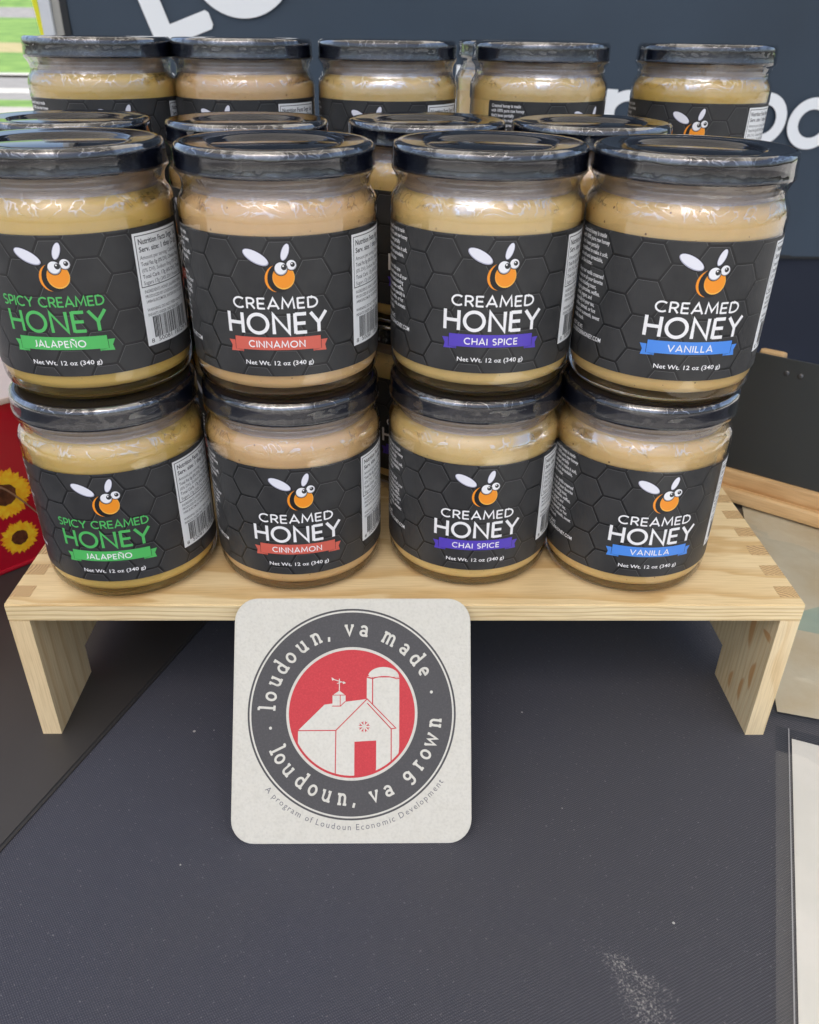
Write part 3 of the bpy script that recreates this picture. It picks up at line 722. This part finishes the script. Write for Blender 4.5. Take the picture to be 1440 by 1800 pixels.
def sticker():
    A = Art(); a, b, c, d = 31.0, 57.2, 18.2, 59.0; ink = M['ink']
    A.poly([(a, c), (b, c), (b, d), (a, d)], .09, M['sticker'])
    A.polys(rib([(a+1, d-1), (b-.8, d-1), (b-.8, d-19), (a+1, d-19)], .28, True), .105, ink)
    y = d-4
    for t, s_, bo in (('Nutrition Facts Svgs: 16', 2.7, .02), ('Serv. size: 1 tbsp (21g)', 2.5, .02), ('Amount per serving: Calories 60', 2.0, 0), ('Total Fat 0g (0% DV), Cholest. 0mg', 1.95, .01), ('(0% DV), Sodium 0mg (0% DV),', 1.95, .0), ('Total Carb. 17g (6% DV), Total', 1.95, .01), ('Sugars 17g (34% DV) Protein 0g', 1.95, 0)):
        A.text(t, a+2, y, s_, .11, ink, 22.4 if s_ > 2.2 else 22.8, bo); y -= 2.65 if s_ > 2.2 else 2.25
    y = d-21.3
    for t in ('INGREDIENTS: HONEY, JALAPE\u00d1O PEPPER', 'PRODUCED BY LOUDOUN HONEY LLC', '14984 BURCOM DR, WATERFORD VA 20197', None, 'WARNING: DO NOT FEED HONEY TO', 'INFANTS UNDER ONE YEAR OLD.'):
        if t: A.text(t, a+1.8, y, 1.6, .11, ink, 22.5 if 'INF' not in t else 18, .004)
        y -= 1.85 if t else 1.2
    rnd = random.Random(12); x = a+3.5
    while x < b-3.2:
        w = rnd.choice((.18, .18, .36, .55)); g = rnd.choice((.18, .18, .36))
        A.polys(rib([(x+w/2, c+2.6), (x+w/2, c+10.6)], w), .11, ink, False); x += w+g
    A.text('8  50081 18529  4', a+1.5, c+.9, 2.3, .11, ink, 23.4, 0)
    return A
J0['label'] = label_sheet().build('label', cyl).data
J0['bee'] = bee().build('bee_emblem', cyl, step=1.0).data
J0['sticker'] = sticker().build('nutrition_sticker', cyl).data
for k in ('jalapeno', 'cinnamon', 'chai', 'vanilla'):
    J0['let_'+k] = lettering(k).build('lettering', cyl).data
    J0['rib_'+k] = ribbon(k).build('ribbon', cyl).data
    J0['story_'+k] = story(k).build('small_print', cyl).data
for o in list(COL.objects):
    if o.parent is None and o.type == 'MESH' and o.data in J0.values(): bpy.data.objects.remove(o)
bpy.data.objects.remove(hold)

FL = {'jalapeno': 'pale green-gold jalapeno honey', 'cinnamon': 'tan cinnamon honey', 'chai': 'cream-coloured chai spice honey', 'vanilla': 'speckled vanilla honey'}
def jar(fl, x, y, z, rot, label, group):
    r = empty('honey_jar', (x, y, z), R_(rot)); tag(r, label, 'honey jar', group)
    link('glass', J0['glass'], r); link('honey', J0['honey_'+fl], r); link('lid', J0['lid'], r); fi = link('shrink_band', J0['film'], r)
    fi.rotation_euler = (0, 0, random.Random(x*7+z).uniform(0, 6.28))
    lb = link('label', J0['label'], r)
    link('bee_emblem', J0['bee'], lb); link('lettering', J0['let_'+fl], lb); link('ribbon', J0['rib_'+fl], lb)
    link('small_print', J0['story_'+fl], lb); link('nutrition_sticker', J0['sticker'], lb)
    return r
low = [(-118.6, 38.3, 3.6), (-43.5, 43.5, 4.6), (33.8, 46.9, -.1), (105.7, 41.9, .9)]
top = [(-120.6, 45.0, 0.4), (-44.1, 46.3, 1.7), (34.6, 50.6, .6), (108.2, 44.1, -1.3)]
fls = ['jalapeno', 'cinnamon', 'chai', 'vanilla']
rib_c = {'jalapeno': 'green JALAPEÑO ribbon', 'cinnamon': 'coral CINNAMON ribbon', 'chai': 'purple CHAI SPICE ribbon', 'vanilla': 'blue VANILLA ribbon'}
for (x, y, a), f in zip(low, fls):
    jar(f, x, y, 0.1, a, 'front row jar with %s, standing directly on the pine shelf' % rib_c[f], 'front row jars on the shelf')
for (x, y, a), f in zip(top, fls):
    jar(f, x, y, HJ+.15, a, 'front row jar with %s, stacked on top of its twin' % rib_c[f], 'front row jars on the shelf')
row2 = [(-146.0, 124.5, 14, 'jalapeno', 'leftmost'), (-66.5, 126.5, -45, 'cinnamon', 'second from left'), (13.9, 134.6, 0, 'chai', 'third from left'), (89.1, 133.2, 8, 'vanilla', 'rightmost')]
for x, y, a, f, w in row2:
    jar(f, x, y, .1, a-6, 'lower jar of the %s stack in the hidden middle row' % w, 'middle row jars')
    jar(f, x, y, HJ+.15, a, 'jar whose black lid tops the %s stack of the middle row' % w, 'middle row jars')
row3 = [(-151.6, 203.4, 24, 'jalapeno', 'back row jar of green-gold honey at the far left'), (-80, 211.2, -14, 'cinnamon', 'back row jar of pinkish tan honey, second from left'),
        (-4.7, 213.6, -14, 'chai', 'back row jar of tan honey in the middle'), (77, 220.1, 38.5, 'chai', 'back row jar turned so the left end of its label shows'),
        (166.8, 224.2, -21, 'jalapeno', 'back row jar of green-gold honey at the far right, bee in view'), (74, 293, 150, 'chai', 'rearmost jar peeping out behind the turned one')]
for x, y, a, f, w in row3:
    jar(f, x, y, 30.1, a+5, ('lower jar on the tall riser, beneath the '+w.replace('back row jar', 'one').replace('rearmost jar', 'one').replace('turned one', 'turned jar').replace(', bee in view', '').replace('green-gold', 'greenish')).replace('so the left end of its label shows', 'to the right'), 'back row jars')
    jar(f, x, y, 30.1+HJ+.05, a, w, 'back row jars')

# ------------------------------------------------------------------ coaster
cb0 = Vector((-17.6, -59.1, Z0+.3)); ct = Vector((0, 58.3, 80.8)).normalized(); cn = Vector((0, -ct.z, ct.y))
CT = 1.4
cb0 = cb0+cn*CT*.0
def cmap(cx=0.0, cy=0.0):
    def f(u, v, h):
        p = Vector((1, 0, 0))*(u+cx)+ct*(v+cy)+cn*(h)
        return p
    return f
co = empty('coaster', tuple(cb0-cn*CT))
tag(co, 'square cream card coaster with a red barn emblem leaning on the shelf front', 'coaster')
def cf(u, v, h): return Vector((1, 0, 0))*u+ct*v+cn*(h+CT)
W2, HH, RC = 49.3, 99.7, 9.5
rr = arc(W2-RC, RC, RC, RC, -90, 0, 8)+arc(W2-RC, HH-RC, RC, RC, 0, 90, 8)+arc(-W2+RC, HH-RC, RC, RC, 90, 180, 8)+arc(-W2+RC, RC, RC, RC, 180, 270, 8)
bm = bmesh.new(); fs = prism(bm, rr, 2, -CT, 0); bmesh.ops.recalc_face_normals(bm, faces=bm.faces)
bmesh.ops.bevel(bm, geom=[e for e in bm.edges if abs(e.verts[0].co.z-e.verts[1].co.z) < .01], offset=.35, segments=2, affect='EDGES')
for v in bm.verts: v.co = cf(v.co.x, v.co.y, v.co.z)
bm_obj('card', bm, M['kraft'], co)
cu, cv = -.14, 52.36
def ringp(r0, r1, n=120):
    o = []
    for i in range(n):
        a, b = 2*math.pi*i/n, 2*math.pi*(i+1)/n
        o.append([(cu+r0*math.cos(a), cv+r0*math.sin(a)), (cu+r1*math.cos(a), cv+r1*math.sin(a)), (cu+r1*math.cos(b), cv+r1*math.sin(b)), (cu+r0*math.cos(b), cv+r0*math.sin(b))])
    return o
A = Art(); A.polys(ringp(42.3, 43.1), .02, M['cgrey']); A.polys(ringp(27.2, 41.6), .02, M['cgrey']); A.polys(ringp(41.6, 42.3), .018, M['cpap']); A.build('ring_print', cf, co, step=0)
# barn scene, coordinates relative to the ring centre
RD = 26.1
A = Art(); A.poly([(cu+RD*math.cos(2*math.pi*i/90), cv+RD*math.sin(2*math.pi*i/90)) for i in range(90)], .02, M['cred'])
def inside(poly):   # keep cream shapes inside the red disc
    o = []
    n = len(poly)
    for i in range(n):
        a, b = poly[i], poly[(i+1) % n]
        for k in range(12):
            t = k/12; x, y = a[0]+(b[0]-a[0])*t, a[1]+(b[1]-a[1])*t; d = math.hypot(x, y)
            if d > RD-.9: x *= (RD-.9)/d; y *= (RD-.9)/d
            o.append((x, y))
    return o
def P_(pts, h, m, clip_=True):
    q = inside(pts) if clip_ else pts
    A.poly([(cu+x, cv+y) for x, y in q], h, m)
def Ln(pts, w, h=.05, m=None, closed=False): A.polys([([(cu+x, cv+y) for x, y in q], 0) for q in rib(pts, w, closed)], h, m or M['cred'])
cp_ = M['cpap']
P_([(6.1, 14.7), (6.1, 0), (16.4, -8), (16.4, -19.2), (19.6, -16.4), (19.6, 14.7)], .03, cp_)
P_([(6.1, 14.9)]+[(6.1, 14.9), (7.2, 15.3)]+arc(13.0, 14.9, 6.5, 4.1, 180, 0, 14)[1:], .031, cp_)
Ln([(8.5, 14.6), (8.5, 3.9)], .45); Ln([(6.1, 14.75)]+arc(13.4, 12.5, 6.4, 2.6, 140, 40, 8)+[(19.6, 14.3)], .4)
P_([(-22.2, -6.9), (-11.4, 3.6), (-4.0, 4.6), (6.6, 5.9), (16.8, -5.9), (16.4, -18.9)]+arc(0, 0, 25.2, 25.2, -50, -151, 24)+[(-22.2, -12)], .035, cp_)
Ln([(-22.2, -6.95), (-6.6, -6.9), (6.3, 5.9), (18.2, -6.0), (16.3, -6.3), (6.3, 4.2)], .42, .055); Ln([(-6.6, -6.9), (-6.7, -25.0)], .42, .056); Ln([(16.3, -6.4), (16.3, -19.5)], .42, .057)
P_([(1.1, -11.5), (10.1, -11.0), (10.1, -26), (1.1, -26)], .055, M['cred'])
P_([(-8.1, 3.0), (-8.1, 7.4), (-5.3, 9.3), (-2.7, 7.4), (-2.7, 5.0), (-4.7, 3.0)], .045, cp_, False)
Ln([(-8.2, 7.5), (-2.6, 7.5)], .3, .06); Ln([(-4.9, 7.5), (-4.9, 3.0)], .3, .061); Ln([(-8.2, 3.0), (-4.8, 3.0), (-2.8, 4.9)], .35, .062)
Ln([(-5.3, 9.3), (-5.3, 14.2)], .35, .06, cp_); Ln([(-7.7, 13.9), (-3.4, 12.6)], .3, .061, cp_); A.poly([(cu-3.6, cv+13.2), (cu-2.6, cv+12.4), (cu-3.9, cv+12.0)], .062, cp_)
A.poly([(cu-8.6, cv+14.8), (cu-7.2, cv+13.9), (cu-8.3, cv+13.4)], .063, cp_); Ln([(-6.3, 12.2), (-4.4, 12.9)], .3, .064, cp_)
for k in range(8):
    a = R_(45*k+22.5); b1, b2 = a-R_(13), a+R_(13); c_ = (5.1, -5.4)
    A.poly([(cu+c_[0]+.7*math.cos(a), cv+c_[1]+.7*math.sin(a)), (cu+c_[0]+2.5*math.cos(b1), cv+c_[1]+2.5*math.sin(b1)), (cu+c_[0]+1.9*math.cos(a), cv+c_[1]+1.9*math.sin(a)), (cu+c_[0]+2.5*math.cos(b2), cv+c_[1]+2.5*math.sin(b2))], .05+.001*k, M['cred'])
Ln(arc(0, 0, RD-.4, RD-.4, 180, 330, 60), .55, .065)
A.build('barn_print', cf, co, step=0)
# slab-serif lower case, x-height .62, ascender 1
SL = {
 'l': (.34, [[(.17, 0), (.17, 1)], [(.02, 0), (.34, 0)], [(.0, .97), (.17, .99)]]),
 'o': (.54, [arc(.27, .31, .22, .29, 0, 360, 22)]),
 'u': (.60, [[(.0, .60), (.12, .60), (.12, .22)]+arc(.29, .22, .17, .21, 180, 320, 8)+[(.47, .2)], [(.36, .60), (.48, .60), (.48, .02), (.60, .02)]]),
 'd': (.58, [arc(.25, .30, .20, .28, 40, 320, 16), [(.30, .97), (.45, .98), (.45, .02), (.57, .02)]]),
 'n': (.62, [[(.0, .60), (.13, .60), (.13, 0)], [(.02, 0), (.25, 0)], [(.13, .42)]+arc(.30, .40, .16, .20, 150, 0, 8)+[(.46, 0)], [(.36, 0), (.58, 0)]]),
 ',': (.22, [[(.13, .10), (.05, -.18)]]),
 'v': (.58, [[(.08, .60), (.29, .03), (.50, .60)], [(0, .60), (.19, .60)], [(.40, .60), (.58, .60)]]),
 'a': (.54, [[(.06, .50)]+arc(.24, .42, .18, .18, 130, 0, 8)+[(.42, .03), (.52, .03)], arc(.24, .17, .18, .15, 10, 350, 16)]),
 'm': (.92, [[(.0, .60), (.12, .60), (.12, 0)], [(.02, 0), (.22, 0)], [(.12, .42)]+arc(.27, .42, .14, .18, 150, 0, 8)+[(.42, 0)], [(.34, 0), (.50, 0)], [(.42, .42)]+arc(.57, .42, .15, .18, 150, 0, 8)+[(.73, 0)], [(.64, 0), (.84, 0)]]),
 'e': (.50, [[(.07, .31), (.44, .33)]+arc(.25, .33, .20, .27, 0, 300, 18)]),
 'g': (.54, [arc(.24, .40, .20, .21, 0, 360, 18), [(.44, .58), (.44, .02)]+arc(.24, .0, .20, .20, 0, -140, 8)]),
 'r': (.46, [[(.0, .60), (.13, .60), (.13, 0)], [(.02, 0), (.26, 0)], [(.13, .40)]+arc(.28, .42, .14, .17, 150, 50, 6)]),
 'w': (.84, [[(.07, .60), (.23, .03), (.42, .52), (.61, .03), (.77, .60)], [(0, .60), (.16, .60)], [(.68, .60), (.84, .60)]]),
}
A = Art(); lvl = [0]
def glyph(ch, ang, rad, size, top_, w):
    adv, st = SL[ch]; t = R_(ang)
    for s_ in st:
        pts = [((p[0]-adv/2)*size, (p[1]-.31)*size) for p in s_]
        for q in rib(pts, w):
            o = []
            for x, y in q:
                if top_: X = rad+y; o.append((cu+X*math.cos(t)+x*math.sin(t), cv+X*math.sin(t)-x*math.cos(t)))
                else: X = rad-y; o.append((cu+X*math.cos(t)-x*math.sin(t), cv+X*math.sin(t)+x*math.cos(t)))
            A.poly(o, .05+.006*(lvl[0] % 5), M['cpap'], False)
        lvl[0] += 1
for ch, a in (('l', 176.2), ('o', 168.2), ('u', 157.6), ('d', 147.4), ('o', 138.2), ('u', 127.6), ('n', 116.0), (',', 107.6), ('v', 92.2), ('a', 81.8), ('m', 63.0), ('a', 50.2), ('d', 39.8), ('e', 29.8)):
    glyph(ch, a, 34.2, 6.6 if ch != 'l' else 6.6, True, .95)
for ch, a in (('l', -154.4), ('o', -148.2), ('u', -138.8), ('d', -127.0), ('o', -117.2), ('u', -107.2), ('n', -96.0), (',', -88.2), ('v', -74.2), ('a', -63.8), ('g', -47.4), ('r', -36.8), ('o', -28.6), ('w', -18.4), ('n', -6.2)):
    glyph(ch, a, 34.8, 6.6, False, .95)
for a in (14.8, -170.0): A.poly(ell(cu+34.1*math.cos(R_(a)), cv+34.1*math.sin(R_(a)), .62, .62), .05, M['cpap'])
A.build('slogan_print', cf, co, step=0)
# small curved line below
A = Art(); txt = 'A program of Loudoun Economic Development'
full = type_(txt, 3.5, .002)[2]
for i, ch in enumerate(txt):
    if ch == ' ': continue
    vs, fs_, w = type_(ch, 3.5, .002)
    pre = type_(txt[:i+1], 3.5, .002)[2]-w if i else 0
    ang = R_(-139.6+(pre+w/2)/full*103.6); k = len(A.v)
    for x, y in vs:
        x = (x-w/2)*.95; X = 47.0-y; A.v.append((cu+X*math.cos(ang)-x*math.sin(ang), cv+X*math.sin(ang)+x*math.cos(ang), .04))
    for f in fs_: A.f.append(tuple(j+k for j in f)); A.m.append(A.mi(M['ctext'])); A.cut.append(False)
A.build('credit_print', cf, co, step=0)

# ------------------------------------------------------------------ right-hand papers
def rot(p, o, a): c, s_ = math.cos(a), math.sin(a); return (o[0]+p[0]*c-p[1]*s_, o[1]+p[0]*s_+p[1]*c)
zz = Z0+.35
o1 = (187.5, 13.8); a1_ = math.atan2(-5.3, 18.7)
def q1(x0, x1, y0, y1): return [rot(p, o1, a1_) for p in ((x0, y0), (x1, y0), (x1, y1), (x0, y1))]
t = empty('laminated_sheet', (*o1, Z0)); tag(t, 'cream parchment sheet with a teal wash, laminated, lying right of the shelf', 'sheet')
def at0(o, b): o.data.transform(Matrix.Translation(-Vector(b)*S)); return o
at0(sheet('paper', q1(0, 216, 0, 279), zz+1.2, M['sheet'], .2, t), (*o1, Z0))
at0(sheet('laminate_edge', q1(-3.5, 219, -4.6, 283), zz+1.5, M['plastic'], 0, t), (*o1, Z0))
wash = [(44, 66), (52, 62), (75, 44), (110, 50), (130, 80), (100, 96), (70, 84), (56, 76)]
wash = [(22.8+25, 74.6-4), (60, 64), (90, 48), (120, 60), (110, 92), (70, 92), (52, 82)]
at0(sheet('teal_print', [(227-9, 80-1), (240, 71), (275, 56), (300, 70), (290, 100), (250, 99), (236, 94)], zz+1.44, M['teal'], 0, t), (*o1, Z0))
o2 = (181.6, .8); a2_ = math.atan2(-53.1, 130.9)
def q2(x0, x1, y0, y1): return [rot(p, o2, a2_) for p in ((x0, y0), (x1, y0), (x1, y1), (x0, y1))]
t = empty('menu_sleeve', (*o2, Z0)); tag(t, 'clear plastic sleeve holding a blank off-white page at the lower right', 'document sleeve')
at0(sheet('paper', q2(7.2, 223, -300, -1.2), zz+.1, M['paper'], .25, t), (*o2, Z0))
at0(sheet('sleeve', q2(0, 231, -306, 5), zz+.5, M['plastic'], 0, t), (*o2, Z0))
at0(sheet('sleeve_seam', q2(5.6, 6.1, -306, 5), zz+.58, M['seam'], .06, t), (*o2, Z0))

# ------------------------------------------------------------------ chalkboard leaning at the right
A0 = Vector((242.3, 224, Z0+.5)); dr = Vector((45.9, -34.6, 0)).normalized(); hn = Vector((-dr.y, dr.x, 0))
if hn.y < 0: hn = -hn
tl = R_(14); upv = Vector((0, 0, 1))*math.cos(tl)+hn*math.sin(tl); nn = dr.cross(upv)
if nn.y > 0: nn = -nn
Bm = Matrix(((dr.x, upv.x, nn.x, 0), (dr.y, upv.y, nn.y, 0), (dr.z, upv.z, nn.z, 0), (0, 0, 0, 1)))
t = empty('framed_chalkboard', tuple(A0)); tag(t, 'black board with a pale wood bottom rail leaning behind the papers', 'board')
def bbox(name, a, b, c, d, e, f, mat, bev=.6):
    bm = bmesh.new(); box_bm(bm, a, b, c, d, e, f, bev); bmesh.ops.transform(bm, matrix=Bm, verts=bm.verts); return bm_obj(name, bm, mat, t)
bbox('panel', -58, 240, 20, 103, -6, -1.5, M['board'], .4)
bbox('bottom_rail', -60, 242, 9.6, 21.5, -9, 3.5, WOOD_FRAME, 2.2)
bbox('ledge', -60, 242, 0, 10.2, -6, 10.5, WOOD_FRAME, 2.6)
bbox('backing_post', -13.5, 3.4, 30, 106, -16, -6.4, WOOD_FRAME, 2.0)
for x in (8.4, 17.3):
    bm = bmesh.new(); bmesh.ops.create_uvsphere(bm, u_segments=16, v_segments=8, radius=2.0)
    for v in bm.verts: v.co = Vector((v.co.x+x, v.co.y+93.5, v.co.z*.45-1.5))
    bmesh.ops.transform(bm, matrix=Bm, verts=bm.verts); bm_obj('rivet', bm, M['snap'], t, True)

# ------------------------------------------------------------------ sunflower tin at the left
F0 = Vector((-237.7, 127.3, Z0+2)); fd = Vector((1, 1, 0)).normalized(); fnv = Vector((1, -1, 0)).normalized()
t = empty('sunflower_tin', tuple(F0)); tag(t, 'red tin box printed with yellow sunflowers at the left edge', 'tin')
Fm = Matrix(((fd.x, 0, fnv.x, 0), (fd.y, 0, fnv.y, 0), (0, 1, 0, 0), (0, 0, 0, 1)))
def fbox(name, a, b, c, d, e, f, mat, bev=1):
    bm = bmesh.new(); box_bm(bm, a, b, c, d, e, f, bev); bmesh.ops.transform(bm, matrix=Fm, verts=bm.verts); bmesh.ops.recalc_face_normals(bm, faces=bm.faces); return bm_obj(name, bm, mat, t)
fbox('body', -95, 56, 0, 104.5, -80, 0, M['redtin'], 1.5)
fbox('bottom_bead', -96.2, 57.2, .1, 2.8, -81, 1.2, M['redtin'], 1.1)
fbox('rim', -96.4, 57.4, 103, 106.6, -81.2, 1.4, M['tinrim'], 1.2)
def flower(cx, cy, r, n, seed):
    rnd = random.Random(seed); A = Art()
    for lay, (m, rad) in enumerate(((M['petal1'], 1.0), (M['petal2'], .93))):
        for i in range(n):
            a = 2*math.pi*(i+.5*lay)/n+rnd.uniform(-.07, .07); R1 = r*rad*rnd.uniform(.9, 1.04); w = r*rnd.uniform(.13, .18)
            ca, sa = math.cos(a), math.sin(a)
            pts = [(r*.25, -w*.6), (R1*.55, -w), (R1*.82, -w*.7), (R1, rnd.uniform(-.1, .1)*w), (R1*.82, w*.7), (R1*.55, w), (r*.25, w*.6)]
            A.poly([(cx+x*ca-y*sa, cy+x*sa+y*ca) for x, y in pts], .12+.05*lay+.012*(i % 3), m, False)
    A.poly([(cx+r*.42*(1+rnd.uniform(-.06, .06))*math.cos(2*math.pi*i/26), cy+r*.42*(1+rnd.uniform(-.06, .06))*math.sin(2*math.pi*i/26)) for i in range(26)], .24, M['seed'], False)
    return A.build('sunflower_print', lambda u, v, h: fd*u+Vector((0, 0, 1))*v+fnv*h, t, step=0)
zf = -(Z0+2)
flower(15.0, -25.5+zf, 16.5, 21, 1); flower(17.2, -55.5+zf, 11.6, 20, 2); flower(43, 13.5+zf, 11, 19, 3); flower(-22, -8+zf, 14, 20, 4); flower(-25, -48+zf, 12, 20, 5); flower(-60, -20+zf, 15, 20, 6)
bm = bmesh.new(); pts = [(-8, -9), (2, -13), (14.1, -19.4), (24.1, -33.0), (32.2, -46.2), (42, -56), (50, -62)]; prev = None
fine = []
for i in range(len(pts)-1):
    for k in range(6):
        s_ = k/6; p0, p1, p2, p3 = pts[max(0, i-1)], pts[i], pts[i+1], pts[min(len(pts)-1, i+2)]
        fine.append(tuple(.5*((2*p1[j])+(-p0[j]+p2[j])*s_+(2*p0[j]-5*p1[j]+4*p2[j]-p3[j])*s_*s_+(-p0[j]+3*p1[j]-3*p2[j]+p3[j])*s_**3) for j in (0, 1)))
for p in fine:
    c = fd*p[0]+Vector((0, 0, 1))*(p[1]+zf)+fnv*2.6
    ring = [bm.verts.new(c+(fnv*math.cos(2*math.pi*j/8)+Vector((0, 0, 1))*math.sin(2*math.pi*j/8))*.95) for j in range(8)]
    if prev:
        for j in range(8): bm.faces.new((prev[j], prev[(j+1) % 8], ring[(j+1) % 8], ring[j]))
    prev = ring
bm_obj('cord_handle', bm, M['twine'], t, True)

# ------------------------------------------------------------------ banner behind with its letters
BY = 900
t = empty('booth_banner', (300, BY, G)); b0 = Vector((300, BY, G))
tag(t, 'dark navy vinyl banner with large white letters hanging behind the jars', 'banner')
def bsheet(name, x0, x1, z0, z1, y, mat, amp=2.0, nx=60, nz=24):
    vs, fs = [], []
    for i in range(nx+1):
        for j in range(nz+1):
            x = x0+(x1-x0)*i/nx; z = z0+(z1-z0)*j/nz
            vs.append((x, y+amp*noise.noise(Vector((x*.004, z*.004, 1)))*2, z))
    for i in range(nx):
        for j in range(nz): a = i*(nz+1)+j; fs.append((a, a+nz+1, a+nz+2, a+1))
    return at0(mesh(name, vs, fs, mat, t, True), b0)
bsheet('upper_cloth', -403, 1250, -62, 900, BY, M['banner'], 6)
bsheet('lower_cloth', -403, 1250, G+20, -58, BY+8, M['skirt'], 8)
bm = bmesh.new(); box_bm(bm, -411, -402, BY-3, BY+6, G+20, 900, 1); at0(bm_obj('black_hem', bm, M['blackedge'], t), b0)
bm = bmesh.new(); box_bm(bm, -402, 1250, BY-1, BY+3, -66, -60, 1); at0(bm_obj('seam', bm, M['blackedge'], t), b0)
ca, sa = math.cos(R_(19)), math.sin(R_(19))
def LT_(p): return (-279+p[0]*ca-p[1]*sa, 212+p[0]*sa+p[1]*ca)
for kind, arg in (('p', [LT_(p) for p in ((-25, -21), (47, -21), (50.5, -17), (50.5, -3.5), (47, 0), (0, 0), (0, 120), (-25, 120))]),
                  ('c', (rib(ell(-187, 286.6, 57, 57, 0, 60), 21, True),)), ('c', (rib([(84, 172), (81, 92)], 14),)),
                  ('c', (rib([(279, 147), (276, 88)], 14.5), rib([(277, 122)]+arc(302, 121, 24, 19, 165, 55, 10), 13))),
                  ('c', (rib([(434, 162), (431, 84)], 14),)), ('c', (rib(ell(482, 114, 23.5, 24.5, 0, 40), 14, True),)), ('c', (rib(arc(547, 109.5, 24.5, 24, 40, 320, 30), 14),))):
    A = Art()
    if kind == 'p': A.poly(arg, 0, M['letter'], False)
    else:
        for i, q in enumerate(arg): A.polys(q, .5*i, M['letter'], False)
    at0(A.build('letter', lambda u, v, h: (u, BY-5-h, v), t, step=0), b0)
# canopy pole and strap beside it
t = empty('canopy_leg', (-425, 903, G)); tag(t, 'white square canopy leg at the left end of the banner', 'pole')
bm = bmesh.new(); box_bm(bm, -436, -422, 895, 915, G, 1500, 1.5); at0(bm_obj('post', bm, M['pole'], t), (-425, 903, G))
bm = bmesh.new(); box_bm(bm, -421.8, -411.5, 900, 915, G, 1500, 1); at0(bm_obj('grey_side', bm, M['polesh'], t), (-425, 903, G))  # grey side face of the leg, built as its own box
bm = bmesh.new(); prism(bm, [(-445.5, 260), (-439.8, 260), (-433.8, 190), (-420, 20), (-426, 20), (-439.5, 190)], 1, 897, 899)
bmesh.ops.recalc_face_normals(bm, faces=bm.faces)
tag(bm_obj('tie_strap', bm, M['yellow']), 'bright yellow strap hanging beside the white canopy leg', 'strap')
# canopy roof over the stall
t = empty('canopy_roof', (0, 300, 1500)); tag(t, 'pale fabric canopy roof stretched over the stall', 'canopy')
vs, fs = [], []; n = 20
for i in range(n+1):
    for j in range(n+1):
        x, y = -1500+3000*i/n, -740+2240*j/n
        h = 1500+420*(1-max(abs(x)/1500, abs(y-380)/1120))-20*math.sin(math.pi*((i*2) % n)/n)
        vs.append((x, y-300, h-1500))
for i in range(n):
    for j in range(n): a = i*(n+1)+j; fs.append((a, a+1, a+n+2, a+n+1))
mesh('fabric', vs, fs, M['canopy'], t, True)
cm = M['canopy'].node_tree; pb = cm.nodes['Principled BSDF']; tr = cm.nodes.new('ShaderNodeBsdfTranslucent'); tr.inputs[0].default_value = (.80, .76, .68, 1)
mx = cm.nodes.new('ShaderNodeMixShader'); mx.inputs[0].default_value = .25
cm.links.new(pb.outputs[0], mx.inputs[1]); cm.links.new(tr.outputs[0], mx.inputs[2]); cm.links.new(mx.outputs[0], cm.nodes['Material Output'].inputs[0])
